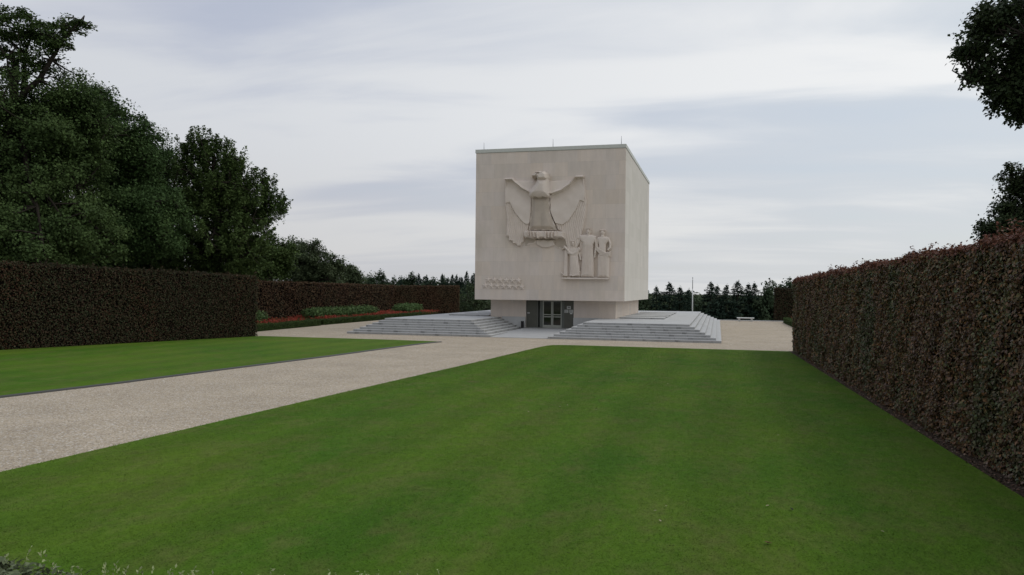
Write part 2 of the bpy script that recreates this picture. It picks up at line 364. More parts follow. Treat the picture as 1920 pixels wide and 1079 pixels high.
def strip(name, mat, rows, dz, skirt=0.0, kind='structure'):
    """rows: list of (y, x0, x1); ground-following sheet"""
    mb = MB(); n = len(rows)
    for y, x0, x1 in rows: z = float(gz(y))+dz; mb.v += [(x0, y, z), (x1, y, z)]
    for i in range(n-1): mb.f.append((2*i, 2*i+1, 2*i+3, 2*i+2)); mb.sm.append(False)
    if skirt:
        b = len(mb.v)
        for y, x0, x1 in rows: z = float(gz(y))+dz-skirt; mb.v += [(x0, y, z), (x1, y, z)]
        for i in range(n-1):
            mb.f.append((2*i, 2*i+2, b+2*i+2, b+2*i)); mb.f.append((2*i+3, 2*i+1, b+2*i+1, b+2*i+3)); mb.sm += [False]*2
        mb.f.append((1, 0, b, b+1)); mb.f.append((2*n-2, 2*n-1, b+2*n-1, b+2*n-2)); mb.sm += [False]*2
    return tag(mb.build(name, mat), kind=kind)
strip('gravel_path', M_GRAVEL, [(y, -36, 8.5) for y in (-12, 0, 10, 20, 30, 40, 45)]+[(45.01, -31.9, 8.5), (86.0, -31.9, 8.5)], 0.0)
RL = [(4.0, -10.5), (9.08, -10.22), (13.0, -10.05), (16.2, -9.94), (19.5, -9.79), (23.7, -9.57), (27.6, -9.36), (30.9, -9.22), (36.4, -9.02), (39.2, -8.90), (40.3, -8.80), (40.9, -8.62), (41.2, -8.25), (41.33, -7.6)]
def rl_x(y): return np.interp(y, [a for a, b in RL], [b for a, b in RL])
HR0, HR1 = (4.52, 2.0), (3.74, 41.4)             # right hedge face line
def hr_x(y): return HR0[0]+(HR1[0]-HR0[0])*(y-HR0[1])/(HR1[1]-HR0[1])
strip('lawn', M_LAWN, [(y, x, float(hr_x(y))-0.22) for y, x in RL], 0.035, 0.05)
LL = [(8, -18.3), (15.5, -17.45), (18.8, -17.0), (24.0, -16.62), (29.7, -16.1), (35, -15.82), (39.2, -15.55), (40.6, -15.3), (41.1, -15.15)]
HL0, HL1 = (-33.0, 17.5), (-26.98, 41.2)
def hl_x(y): return HL0[0]+(HL1[0]-HL0[0])*(y-HL0[1])/(HL1[1]-HL0[1])
strip('lawn', M_LAWN, [(y, float(hl_x(y))-0.1, x) for y, x in LL]+[(41.3, -27.0, -15.7), (41.62, -27.0, -19.0)], 0.035, 0.05)
def grass():
    rng = np.random.default_rng(3); out = []
    n = 640000
    y = 4.0+37*rng.random(n)**1.9; x = -10.7+rng.random(n)*15.6
    k = (x > rl_x(y)+rng.normal(0, 0.015, n)-0.02) & (x < hr_x(y)-0.24) & (rng.random(n) < 1.0)
    x, y = x[k], y[k]; n = len(x); h = rng.uniform(0.008, 0.016, n)*(1+0.02*y); w = 0.004+0.0004*y
    a = rng.uniform(0, 2*np.pi, n); z = gz(y)+0.033
    # mown blades lie nearly flat: root pair at the back, tip bent forward
    L = rng.uniform(0.018, 0.034, n)*(1+0.03*y); h = rng.uniform(0.004, 0.011, n)
    p0 = np.stack([x+np.sin(a)*w, y-np.cos(a)*w, z], 1); p1 = np.stack([x-np.sin(a)*w, y+np.cos(a)*w, z], 1)
    p2 = np.stack([x+np.cos(a)*L, y+np.sin(a)*L, z+h], 1); p0, p1, p2 = p0, p2, p1
    me = np_mesh('grass', np.stack([p0, p1, p2], 1), 3); o = link('grass', me, M_BLADE)
    tag(o, 'short mown grass blades covering the big lawn', 'grass', kind='stuff')
grass()
strip('soil_border', M_SOIL, [(y, float(hr_x(y))-0.24, float(hr_x(y))+0.9) for y in (2.0, 8, 14, 20, 26, 32, 37, 41.3)], 0.042, 0.03)
def edging():
    mb = MB()
    for i in range(len(LL)-1):
        (y0, x0), (y1, x1) = LL[i], LL[i+1]; z0, z1 = float(gz(y0)), float(gz(y1))
        v = []
        for (x, y, z) in ((x0, y0, z0), (x1, y1, z1)):
            v += [(x+0.004, y, z-0.02), (x+0.12, y, z-0.02), (x+0.11, y, z+0.035), (x+0.004, y, z+0.05)]
        mb.add(v, [(0, 1, 5, 4), (1, 2, 6, 5), (2, 3, 7, 6), (3, 0, 4, 7), (0, 3, 2, 1), (4, 5, 6, 7)])
    o = mb.build('lawn_edging', M_EDGE)
    tag(o, 'thin dark grey edging strip along the left lawn beside the gravel path', 'edging')
edging()
def kerb_line():
    mb = MB(); 
    x = -31.5
    while x < 8:
        mb.bbox(x, x+0.98, 85.55, 85.9, -0.2, 0.07, 0.015); x += 1.0
    tag(mb.build('terrace_kerb', M_GRAN2), kind='structure')
kerb_line()
# ------------------------------------------------------------------ hedges
def hedge(name, label, cat, segs, mat, core, dens, size, seed, group=None, top_shoots=0, tilt=0.55, lump=0.05, ydens=None, raise_=0.05, topmat=None):
    """segs: (ax,ay,bx,by, thick(+ = to the left of A->B), z_top_a, z_top_b)"""
    rng = np.random.default_rng(seed); Q = []; mb = MB(); first = segs[0]
    root = empty(name, ((first[0]+first[2])/2, (first[1]+first[3])/2, float(gz((first[1]+first[3])/2))))
    for ax, ay, bx, by, th, za, zb in segs:
        A = np.array([ax, ay]); B = np.array([bx, by]); D = B-A; Ln = np.linalg.norm(D); D = D/Ln; Nn = np.array([-D[1], D[0]])*np.sign(th); T = abs(th)
        inset = 0.07 if T > 0.8 else 0.05
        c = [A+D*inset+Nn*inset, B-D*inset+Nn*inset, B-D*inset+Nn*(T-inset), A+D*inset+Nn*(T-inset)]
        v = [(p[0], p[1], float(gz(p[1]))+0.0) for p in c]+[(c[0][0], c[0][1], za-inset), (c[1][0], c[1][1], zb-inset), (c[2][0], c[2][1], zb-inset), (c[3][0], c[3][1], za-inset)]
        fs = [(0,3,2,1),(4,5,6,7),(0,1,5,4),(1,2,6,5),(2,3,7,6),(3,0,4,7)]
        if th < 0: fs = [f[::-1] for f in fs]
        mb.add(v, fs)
        Hh = (za+zb)/2-float(gz((ay+by)/2))
        def emit(n, s, t, zf, nrm, dep):
            # s along 0..Ln, t across 0..T, zf 0..1 height fraction
            p = A[None]+D[None]*s[:, None]+Nn[None]*t[:, None]
            g = gz(p[:, 1])+raise_; zt = za+(zb-za)*(s/Ln)+0.022*np.sin(s*1.3+seed)+0.018*np.sin(s*3.7); z = g+(zt-g)*zf
            lp = lump*(np.sin(s*2.1+seed)*np.sin(z*2.7+s)+0.6*np.sin(s*5.3+z*4.1))
            P = np.stack([p[:, 0], p[:, 1], z], 1); nr = np.broadcast_to(nrm, (n, 3)).copy()
            P += nr*((dep+lp)[:, None]); Q.append((P, nr, s))
        dd = dens if ydens is None else 1.0
        def cnt(area): return int(area*dens)
        def edge_bias(n): return rng.random(n)
        n = cnt(Ln*Hh); s = rng.random(n)*Ln
        if ydens: s = Ln*(rng.random(n)**ydens)
        emit(n, s, np.zeros(n), rng.random(n), np.array([-Nn[0], -Nn[1], 0.25]), rng.normal(-0.01, 0.035, n))
        n = cnt(Ln*Hh*0.4); emit(n, rng.random(n)*Ln, np.full(n, T), rng.random(n), np.array([Nn[0], Nn[1], 0.25]), rng.normal(-0.01, 0.035, n))
        n = cnt(Ln*T); s = rng.random(n)*Ln
        if ydens: s = Ln*(rng.random(n)**ydens)
        emit(n, s, rng.random(n)*T, np.ones(n), np.array([0, 0, 1.0]), rng.normal(-0.01, 0.03, n))
        for e, sg in ((0, -1), (Ln, 1)):
            n = cnt(T*Hh); emit(n, np.full(n, float(e)), rng.random(n)*T, rng.random(n), np.array([sg*D[0], sg*D[1], 0.25]), rng.normal(-0.01, 0.035, n))
        if top_shoots:
            for k in range(top_shoots):
                s0 = rng.random()*Ln; s0 = s0 if not ydens else Ln*rng.random(); t0 = rng.random()*T*0.5; hgt = rng.uniform(0.04, 0.15)*(2.3 if rng.random() < 0.08 else 1); m = int(6+hgt*60)
                u = rng.random(m); s = s0+rng.normal(0, 0.05, m)+u*rng.normal(0, 0.05); emit(m, np.clip(s, 0, Ln), np.full(m, t0)+rng.normal(0, .03, m), np.ones(m), np.array([0, 0, 1.0]), u*hgt)
    P = np.concatenate([q[0] for q in Q]); nr = np.concatenate([q[1] for q in Q])
    sz = size if not callable(size) else size(P)
    V = leaves(P, nr, sz, rng, tilt, 0.35, 0.62)
    loc = np.array(root.location)
    if topmat:
        up = (P[:, 2] > za+(zb-za)*((P[:, 1]-first[1])/(first[3]-first[1]))-0.16*rng.random(len(P))**0.7)
        link('top_growth', np_mesh(name+'_top', V[up]-loc, 4), topmat, root); V = V[~up]
    f = link('foliage', np_mesh(name+'_foliage', V-loc, 4), mat, root)
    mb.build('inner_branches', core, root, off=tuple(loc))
    return tag(root, label, cat, group)
hedge('beech_hedge', 'tall copper beech hedge with reddish top running along the right of the big lawn', 'hedge',
      [(HR0[0], HR0[1], HR1[0], HR1[1], -1.3, 3.97, 3.64)], M_BEECH, M_HEDGECORE, 1350, lambda P: 0.050+0.0011*P[:, 1], 11, top_shoots=520, ydens=1.15, lump=0.04, topmat=M_BEECHTOP)
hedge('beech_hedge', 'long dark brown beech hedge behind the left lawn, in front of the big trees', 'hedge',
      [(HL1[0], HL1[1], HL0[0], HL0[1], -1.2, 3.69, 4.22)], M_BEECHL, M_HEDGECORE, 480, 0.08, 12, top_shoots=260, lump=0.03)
hedge('beech_hedge', 'distant L shaped brown beech hedge enclosing the red flower garden', 'hedge',
      [(-39.9, 88.3, -34.6, 42.0, 1.2, 3.42, 3.55), (-32.2, 94.3, -40.9, 88.5, -1.3, 3.5, 3.38)], M_BEECHF, M_HEDGECORE, 300, 0.11, 13, lump=0.03)
hedge('beech_hedge', 'short dark beech hedge at the far right corner of the gravel terrace', 'hedge',
      [(5.9, 86.3, 17, 86.3, 1.3, 3.48, 3.48)], M_BEECHL, M_HEDGECORE, 260, 0.12, 14, lump=0.02)
# box hedges
hedge('box_hedge', 'low clipped box hedge of the nearer flower bed, beside the tall left hedge end', 'hedge',
      [(-30.2, 43.0, -30.85, 55.6, 0.55, 0.46, 0.46), (-30.85, 55.6, -34.9, 55.2, -0.5, 0.46, 0.46)], M_BOX, M_BOXCORE, 1200, 0.05, 15, lump=0.015, raise_=0.0)
hedge('box_hedge', 'low clipped box hedge of the farther flower bed, behind the left granite steps', 'hedge',
      [(-31.15, 57.4, -31.9, 84.0, 0.6, 0.46, 0.46), (-31.15, 57.4, -34.9, 57.1, 0.5, 0.46, 0.46)], M_BOX, M_BOXCORE, 900, 0.055, 16, lump=0.015, raise_=0.0)
hedge('box_hedge', 'low clipped box hedge of the right flower bed, past the tall right hedge', 'hedge',
      [(6.4, 60.0, 6.4, 82.0, -0.55, 0.5, 0.5), (6.95, 82, 9.5, 82, -0.5, 0.5, 0.5)], M_BOX, M_BOXCORE, 700, 0.06, 17, lump=0.015, raise_=0.0)
# ------------------------------------------------------------------ flower beds and round shrubs
def flower_bed(name, label, x0, x1, y0, y1, seed, dens=34):
    rng = np.random.default_rng(seed); A = (x1-x0)*(y1-y0); n = int(A*dens)
    root = empty(name, ((x0+x1)/2, (y0+y1)/2, 0)); loc = np.array(root.location)
    m = int(A*170); P = np.stack([rng.uniform(x0, x1, m), rng.uniform(y0, y1, m), rng.random(m)**0.6*0.42], 1)
    link('flower_leaves', np_mesh('fl', leaves(P, np.tile([0, 0, 1.0], (m, 1)), 0.09, rng, 0.7)-loc, 4), M_FSTEM, root)
    C = np.stack([rng.uniform(x0, x1, n), rng.uniform(y0, y1, n), rng.uniform(0.32, 0.62, n)], 1)
    C = C[(np.sin(C[:, 1]*0.9+seed)+np.sin(C[:, 0]*2.3)+rng.normal(0, 0.8, len(C))) > -0.1]
    P = np.repeat(C, 7, 0); P = P+rng.normal(0, 0.035, P.shape)
    link('petals', np_mesh('pt', leaves(P, rng.normal(0, 1, P.shape)+[0, 0, .6], 0.075, rng, 0.6, 0, 0.9)-loc, 4), M_FLOWER, root)
    tag(root, label, 'flower bed', kind='stuff')
flower_bed('red_flowers', 'red flowers filling the nearer garden bed inside the low box hedge', -34.3, -31.5, 44, 55.0, 21)
flower_bed('red_flowers', 'red flowers filling the farther garden bed in front of the distant hedge', -36.6, -31.8, 57.3, 86, 22)
flower_bed('red_flowers', 'red flowers in the bed behind the end of the tall right hedge', 7.1, 9.3, 62, 81.5, 23)
def shrub_row(label, x0, x1, y0, y1, h, seed, n=9000):
    rng = np.random.default_rng(seed); root = empty('rounded_shrub', ((x0+x1)/2, (y0+y1)/2, 0)); loc = np.array(root.location)
    k = max(2, int((y1-y0)/1.0)); P = []; Nr = []; mb = MB()
    for i in range(k):
        c = np.array([(x0+x1)/2+rng.normal(0, 0.06), y0+(i+0.5)*(y1-y0)/k, h*0.5]); r = np.array([(x1-x0)/2, (y1-y0)/k*0.68, h*0.54])
        m = n//k; d = rng.normal(0, 1, (m, 3)); d /= np.linalg.norm(d, axis=1)[:, None]; d = np.sign(d)*np.abs(d)**0.72
        P.append(c+d*r*rng.normal(0.95, 0.12, (m, 1))*(1+0.10*np.sin(d[:, :1]*9+i)*np.cos(d[:, 1:2]*8))); Nr.append(d)
        mb.tube([c-loc+np.array([0, 0, -h*0.45]), c-loc+np.array([0, 0, h*0.1])], [0.3, 0.25], 5)
    mb.tube([((x0+x1)/2-loc[0], y0+0.3-loc[1], h*0.3), ((x0+x1)/2-loc[0], y1-0.3-loc[1], h*0.3)], [0.12, 0.12], 5)
    P = np.concatenate(P); Nr = np.concatenate(Nr); P[:, 2] = np.maximum(P[:, 2], 0.03)
    link('foliage', np_mesh('sf', leaves(P, Nr, 0.17, rng, 0.75)-loc, 4), M_SHRUB, root); mb.build('stems', M_BARKD, root)
    tag(root, label, 'shrub', 'clipped evergreen shrubs along the flower beds')
shrub_row('leafy green shrub half hidden behind the end of the tall left hedge', -34.6, -33.0, 46.5, 51.9, 1.15, 31)
shrub_row('longest row of rounded green shrubs rising from the red flowers', -34.6, -33.0, 59.4, 71.6, 1.18, 32, 18000)
shrub_row('smaller rounded green shrub in front of the distant hedge, nearest to the steps', -34.6, -32.8, 78.6, 83.2, 1.25, 33)
# ------------------------------------------------------------------ broadleaf trees
def bez(a, b, c, n=6):
    return [(a*(1-t)**2+b*2*t*(1-t)+c*t*t) for t in [i/(n-1) for i in range(n)]]
def tree_parts(base, blobs, trunk_top, tr, leaf, lpc, seed, crad=0.8, flat=0.65, shell=0.45, nlimb=14, spiky=0.0, twig_r=0.02, clip=None, spread=0.45, minz=None):
    """returns (leaf quads, MB of wood); blobs: (cx,cy,cz,rx,ry,rz,n)"""
    rng = np.random.default_rng(seed); base = np.array(base, float); cl = []; cm = []
    for bl in blobs:
        cx, cy, cz, rx, ry, rz, n = bl[:7]
        d = rng.normal(0, 1, (n, 3)); d /= np.linalg.norm(d, axis=1)[:, None]
        r = rng.random((n, 1))**shell*(1+rng.normal(0, 0.05, (n, 1))+0.20*np.sin(d[:, :1]*7+seed)*np.cos(d[:, 2:]*6+d[:, 1:2]*5))
        cl.append(np.array([cx, cy, cz])+d*r*np.array([rx, ry, rz])); cm.append(np.full(n, bl[7] if len(bl) > 7 else 1.0))
    C = np.concatenate(cl); cm = np.concatenate(cm)
    ctr = C.mean(0)
    K = len(C); per = (rng.integers(int(lpc*0.5), int(lpc*1.5), K)*cm**1.6).astype(int); idx = np.repeat(np.arange(K), per); n = len(idx)
    rr = (crad*rng.uniform(0.55, 1.35, K)*cm)[idx][:, None]
    g = rng.normal(0, 1, (n, 3)); g /= np.linalg.norm(g, axis=1)[:, None]; off = g*(rng.random((n, 1))**0.5*np.where(rng.random((n, 1)) < 0.06, 1.25, 1.0))*rr*np.array([1, 1, flat])
    out = C-np.array([base[0], base[1], ctr[2]-2]); out /= np.linalg.norm(out, axis=1)[:, None]+1e-6
    if spiky:   # sprays of foliage stretched along the outward/upward branch direction
        dirn = out+np.array([0, 0, 0.7]); dirn /= np.linalg.norm(dirn, axis=1)[:, None]
        q = rng.random((n, 1)); off = off*(1-q*0.85)*0.75+dirn[idx]*((q*1.7-0.5)*rr*spiky)
    P = C[idx]+off
    Nr = out[idx]*0.6+np.array([0, 0, 0.8])
    V = leaves(P, Nr, leaf, rng, 0.75, 0.25, 0.7, 0.1)
    mb = MB()
    tt = np.array(trunk_top, float); mid = (base+tt)/2+np.array([rng.normal(0, .15), rng.normal(0, .15), 0])
    pts = bez(base, mid, tt, 6); mb.tube(pts, [tr*1.35]+[tr*(1-0.65*i/5) for i in range(1, 6)], 9)
    # limbs to farthest-point sampled clusters
    sel = [int(rng.integers(K))]; dist = np.linalg.norm(C-C[sel[0]], axis=1)
    while len(sel) < min(nlimb, K): k = int(np.argmax(dist)); sel.append(k); dist = np.minimum(dist, np.linalg.norm(C-C[k], axis=1))
    lp = []
    for k in sel:
        e = C[k]; f = rng.uniform(spread, 1.0)
        a = pts[min(5, int(f*5))]; m = a*0.45+e*0.55+np.array([0, 0, 0.12*np.linalg.norm(e-a)]); L = bez(a, m, e, 7)
        for q in range(1, 6): L[q] = L[q]+rng.normal(0, 0.12, 3)
        mb.tube(L, [tr*0.42*(1-0.86*i/6) for i in range(7)], 6); lp += L[1:]
    lp = np.array(lp)
    for k in range(K):
        j = int(np.argmin(np.linalg.norm(lp-C[k], axis=1))); a = lp[j]
        if np.linalg.norm(a-C[k]) > 0.2:
            m = (a+C[k])/2+rng.normal(0, 0.15, 3); mb.tube([a, m, C[k]], [twig_r*2.2, twig_r*1.5, twig_r*0.6], 4, False)
    return V, mb
def tree(name, label, cat, base, mat, bark, **k):
    group = k.pop('group', None); V, mb = tree_parts(base, **k)
    root = empty(name, base); loc = np.array(base, float)
    mb.build('trunk', bark, root, off=base)
    link('crown', np_mesh('crown', V-loc, 4), mat, root)
    return tag(root, label, cat, group)
# direction helpers were worked out beforehand; coordinates are metres on site
LT = 'large broadleaf trees behind the left hedge'
tree('oak_tree', 'huge dark oak at far left, sparse twisting branches standing above its crown', 'tree', (-41, 36.5, 0.1), M_LEAF_A, M_BARKD,
     blobs=[(-39.63, 35.98, 10.04, 5.13, 5, 5.13, 520), (-37.76, 37.49, 13.0, 2.7, 2.43, 2.6, 170), (-38.42, 35.28, 5.93, 6.0, 4.5, 2.74, 260), (-46.67, 35.13, 11.72, 4.77, 5, 6.36, 240), (-39.6, 36.0, 18.1, 1.7, 1.4, 1.2, 46, .6), (-37.9, 36.5, 18.0, 1.5, 1.0, 0.8, 30, .5), (-36.3, 36.79, 18.25, 1.0, 0.8, 0.35, 18, .45), (-37.3, 36.45, 17.1, 1.3, 0.8, 0.5, 20, .5), (-42.2, 35.21, 17.48, 2.3, 2, 2.0, 60, .7), (-39.4, 36.2, 16.2, 2.2, 1.4, 0.9, 34, .6)],
     trunk_top=(-39.8, 36, 16.3), tr=0.5, leaf=0.155, lpc=190, seed=41, crad=0.85, flat=0.6, nlimb=40, group=LT, twig_r=0.026)
tree('lime_tree', 'broad dark rounded tree between the huge oak and the spiky tree', 'tree', (-39.8, 44, 0), M_LEAF_B, M_BARKD,
     blobs=[(-40.24, 43.04, 12.6, 3.0, 2.6, 3.1, 300), (-37.73, 43.72, 11.3, 1.73, 1.6, 2.5, 120), (-37.38, 42.8, 7.17, 3.35, 2.85, 2.65, 260), (-40.44, 42.98, 15.4, 1.3, 1.22, 1.0, 30)],
     trunk_top=(-39.8, 43.4, 13), tr=0.45, leaf=0.155, lpc=190, seed=42, crad=0.85, flat=0.65, nlimb=20, group=LT, twig_r=0.026)
tree('lime_tree', 'dark tree showing between the broad rounded tree and the spiky tree', 'tree', (-42.3, 51.4, 0), M_LEAF_B, M_BARKD,
     blobs=[(-41.97, 50.88, 8.76, 2.6, 2.2, 4.56, 200), (-42.61, 50.69, 12.6, 1.45, 1.3, 2.3, 70)],
     trunk_top=(-42.3, 51.2, 12.5), tr=0.35, leaf=0.165, lpc=170, seed=43, crad=0.85, flat=0.65, nlimb=14, group=LT, twig_r=0.026)
tree('hornbeam_tree', 'upright spiky tree with ascending branches, nearest large tree to the memorial', 'tree', (-36.6, 50.4, 0), M_LEAF_C, M_BARKD,
     blobs=[(-36.91, 50.16, 9.6, 3.3, 2.73, 4.0, 400), (-34.4, 50.78, 8.9, 2.7, 2.2, 2.7, 190), (-35.1, 49.62, 6.1, 3.7, 3.0, 2.0, 170), (-37.33, 50.03, 13.3, 1.6, 1.43, 1.3, 44), (-38.87, 49.62, 12.3, 0.9, 0.82, 1.7, 30), (-32.5, 51.3, 9.0, 1.1, 0.95, 0.96, 24), (-33.0, 51.18, 10.6, 0.6, 0.55, 1.04, 12), (-35.5, 50.6, 11.9, 1.0, 1.0, 1.2, 30), (-38.6, 50.8, 4.6, 3.4, 2.4, 1.7, 130), (-36.3, 51.5, 4.2, 3.0, 2, 1.6, 90)],
     trunk_top=(-36.7, 50.2, 13.0), tr=0.28, leaf=0.16, lpc=110, seed=44, crad=0.66, flat=0.8, nlimb=34, spiky=1.0, group=LT, twig_r=0.02, shell=0.5)
tree('round_tree', 'mid green round tree above the distant hedge, right of the spiky tree', 'tree', (-43.6, 75.6, 0), M_LEAF_D, M_BARKD,
     blobs=[(-43.45, 75.34, 5.7, 2.79, 2.37, 2.5, 230), (-41.6, 77.9, 5.0, 1.6, 1.31, 1.78, 80), (-44.97, 74.93, 6.0, 1.5, 1.19, 1.98, 70), (-42.8, 76, 3.6, 3.6, 2, 1.6, 90)],
     trunk_top=(-43.5, 75.5, 6.5), tr=0.22, leaf=0.19, lpc=110, seed=45, crad=0.7, flat=0.7, nlimb=14, group=LT, twig_r=0.02)
tree('round_tree', 'smallest pale tree at the right end of the left tree group', 'tree', (-48.1, 95, -1), M_LEAF_D, M_BARKD,
     blobs=[(-48.01, 94.82, 4.7, 1.7, 1.4, 1.5, 110), (-47.4, 95, 3.6, 2.2, 1.4, 1.6, 60)],
     trunk_top=(-48.1, 95, 5.0), tr=0.16, leaf=0.22, lpc=80, seed=46, crad=0.6, flat=0.7, nlimb=10, group=LT, twig_r=0.02)
tree('dark_tree', 'wide dark tree filling the shade low behind the long left hedge', 'tree', (-50, 50, 0), M_LEAF_B, M_BARKD,
     blobs=[(-53.29, 49.94, 5.85, 11.15, 4, 3.4, 420), (-46.24, 51.82, 5.49, 6.0, 4, 3.0, 220)], trunk_top=(-50, 50, 6), tr=0.4, leaf=0.24, lpc=100, seed=47, crad=1.1, nlimb=12, group=LT)
tree('dark_tree', 'low dark tree under the right side of the spiky tree', 'tree', (-40.5, 63, 0), M_LEAF_C, M_BARKD,
     blobs=[(-40.23, 63.78, 5.6, 2.09, 1.78, 2.0, 150), (-40.98, 61.51, 5.0, 2.9, 2.47, 2.1, 140), (-42.5, 58, 3.4, 2.5, 2.5, 1.8, 120)], trunk_top=(-40.5, 63, 6), tr=0.22, leaf=0.2, lpc=100, seed=48, crad=0.8, nlimb=10, group=LT)
RT = 'oaks behind the right hedge'
tree('oak_tree', 'near oak whose leafy boughs hang into the top right corner', 'tree', (9.6, 22.5, 0.1), M_LEAF_R, M_BARKD,
     blobs=[(6.5, 20.32, 9.3, 0.95, 0.9, 1.1, 66), (7.9, 21.72, 9.7, 1.6, 1.4, 1.8, 105), (6.6, 20.36, 7.75, 0.55, 0.5, 0.55, 34), (5.68, 20.11, 8.72, 0.50, 0.3, 0.24, 16, .75), (7.0, 20.49, 8.2, 0.7, 0.6, 0.8, 44), (5.85, 20.18, 8.15, 0.36, 0.3, 0.36, 14, .8), (7.0, 20.6, 7.35, 0.5, 0.4, 0.3, 14, .7), (9.3, 22.3, 10.2, 2.6, 2.4, 2.6, 140)],
     trunk_top=(9.2, 22.2, 9.6), tr=0.30, leaf=0.10, lpc=88, seed=51, crad=0.33, flat=0.75, nlimb=34, group=RT, twig_r=0.010, shell=0.36)
tree('oak_tree', 'farther oak standing behind the right hedge at the picture edge', 'tree', (15.0, 39.5, 0.1), M_LEAF_R, M_BARKD,
     blobs=[(13.58, 38.79, 7.2, 1.3, 1.2, 1.7, 120), (11.5, 37.3, 5.75, 0.85, 0.7, 0.5, 36, .8), (12.4, 37.6, 5.5, 1.1, 0.9, 0.9, 50), (12.5, 38.48, 8.2, 0.5, 0.4, 0.7, 18, .7), (12.0, 37.9, 6.6, 0.5, 0.5, 0.6, 14, .7), (15.2, 39.4, 7.8, 2.3, 2.2, 2.6, 130)],
     trunk_top=(14.9, 39.4, 8), tr=0.24, leaf=0.13, lpc=110, seed=52, crad=0.46, flat=0.75, nlimb=24, group=RT, twig_r=0.012, shell=0.36)
# ------------------------------------------------------------------ far trees
def conifer_mesh(seed, H=16.0, R=3.0, levels=34, gappy=0.15):
    rng = np.random.default_rng(seed); Q = []; mb = MB()
    mb.tube([(0, 0, 0), (0.05, 0, H*0.5), (0, 0, H*0.99)], [0.28, 0.17, 0.02], 6)
    for i in range(levels):
        t = (i+rng.uniform(0, 0.6))/levels; t = 1-(1-t)**1.35; z = H*(0.04+0.95*t); rad_ = R*(1-t)**0.58*(1-0.25*(t < 0.12))+0.06
        nb = max(4, int(9-4*t))
        for b in range(nb):
            if rng.random() < gappy: continue
            a = rng.uniform(0, 2*np.pi); L = rad_*rng.uniform(0.6, 1.18); m = max(10, int(L*26))
            u = np.sqrt(rng.random(m)); r = u*L; wd = (1-u)*0.30*L+0.12
            side = rng.normal(0, 0.5, m)*wd*1.5
            x = np.cos(a)*r-np.sin(a)*side; y = np.sin(a)*r+np.cos(a)*side
            zz = z-0.24*r*(1-0.6*t)+0.10*r*r/max(L, .3)*0.5+rng.normal(0, 0.07, m)-np.abs(side)*0.25
            Q.append(np.stack([x, y, zz], 1)); mb.tube([(0, 0, z), (np.cos(a)*L*0.8, np.sin(a)*L*0.8, z-0.22*L)], [0.04, 0.012], 3, False)
    m = 26; Q.append(np.stack([rng.normal(0, 0.05, m), rng.normal(0, 0.05, m), H*rng.uniform(0.95, 1.02, m)], 1))
    P = np.concatenate(Q); rr = P[:, :2]; Nr = np.concatenate([rr*0.3, np.full((len(P), 1), 1.0)], 1)
    V = leaves(P, Nr, 0.29, rng, 0.45, 0.55, 0.55, 0.05)
    return np_mesh('conifer_crown', V, 4), mb
def round_mesh(seed, n=110, lpc=42):
    rng = random.Random(seed)
    bl = [(0, 0, 9.5, 4.2, 4.2, 4.8, n), (rng.uniform(-2, 2), 0.5, 6.5, 4.6, 4.4, 4.4, n), (rng.uniform(-2.5, 2.5), 0, 11.5, 2.6, 2.6, 2.8, n//3)]
    return tree_parts((0, 0, 0), bl, (0, 0, 11), 0.3, 0.5, lpc, seed, 1.15, 0.7, 0.5, 8)
def proto(name, me, mb, mat, bark):
    r = empty(name); mb.build('trunk', bark, r); link('crown', me, mat, r); return r
CONS = [proto('conifer_tree', *conifer_mesh(60+i, 16, 4.3-0.3*i, 44+2*i, 0.04+0.03*i), M_CONIF, M_BARKD) for i in range(3)]
RNDS = []
for i in range(3):
    V, mb = round_mesh(70+i); RNDS.append(proto('round_tree', np_mesh('far_crown', V, 4), mb, M_FAR, M_BARKD))
usedp = set()
def place(protos, k, x, y, z, h, h0, label, cat, group, wide=1.0, rz=None):
    p = protos[k % len(protos)]
    o = p if id(p) not in usedp else copy_tree(p); usedp.add(id(p))
    s = h/h0; o.location = (x, y, z); o.scale = (s*wide, s*wide, s); o.rotation_euler = (0, 0, rz if rz is not None else (k*1.7) % 6.28)
    tag(o, label, cat, group); return o
# (x, y, top z above terrace) ; the valley floor behind the terrace is at -11
conif = [(-10.0, 131.5, 3.85, 'leftmost conifer of the row right of the memorial'), (-7.9, 132.5, 4.55, 'second conifer right of the memorial, with a crooked thin tip'),
 (-6.2, 134, 3.9, 'third conifer right of the memorial, a slim cone'), (-4.75, 132, 3.4, 'shortest conifer, just left of the flagpole'),
 (-1.15, 133.5, 4.65, 'tall dark conifer first to the right of the flagpole'), (-0.1, 136, 4.15, 'conifer pressed against the right of the first one past the flagpole'),
 (1.4, 135, 4.25, 'slender conifer above the left end of the stone bench'), (3.2, 135.5, 4.9, 'tallest conifer, above the stone bench'),
 (4.95, 136, 4.5, 'conifer right of the tallest one, above the right of the bench'), (6.0, 137, 4.6, 'last conifer before the pale round tree, right of the bench')]
for i, (x, y, zt, lb) in enumerate(conif):
    place(CONS, i, x, y, -11, zt+11, 16.0, lb, 'tree', 'conifers beyond the terrace right of the memorial', 0.84+0.09*((i*5) % 3))
for i, (x, y, zt, w, lb) in enumerate([(8.9, 136, 4.3, 0.62, 'pale grey green tree with thin top twigs, left of the far right hedge'), (11.6, 140, 4.9, 0.7, 'round tree peeping over the far right hedge'),
      (-12.6, 131, 1.9, 0.8, 'dark round tree touching the right side of the memorial'), (-3.1, 140, 1.5, 0.7, 'low round tree directly behind the flagpole'), (14.5, 138, 5.0, 0.6, 'round tree half hidden by the end of the tall right hedge')]):
    place(RNDS, i, x, y, -11, zt+11, 14.0, lb, 'tree', 'round trees beyond the terrace right of the memorial', w)
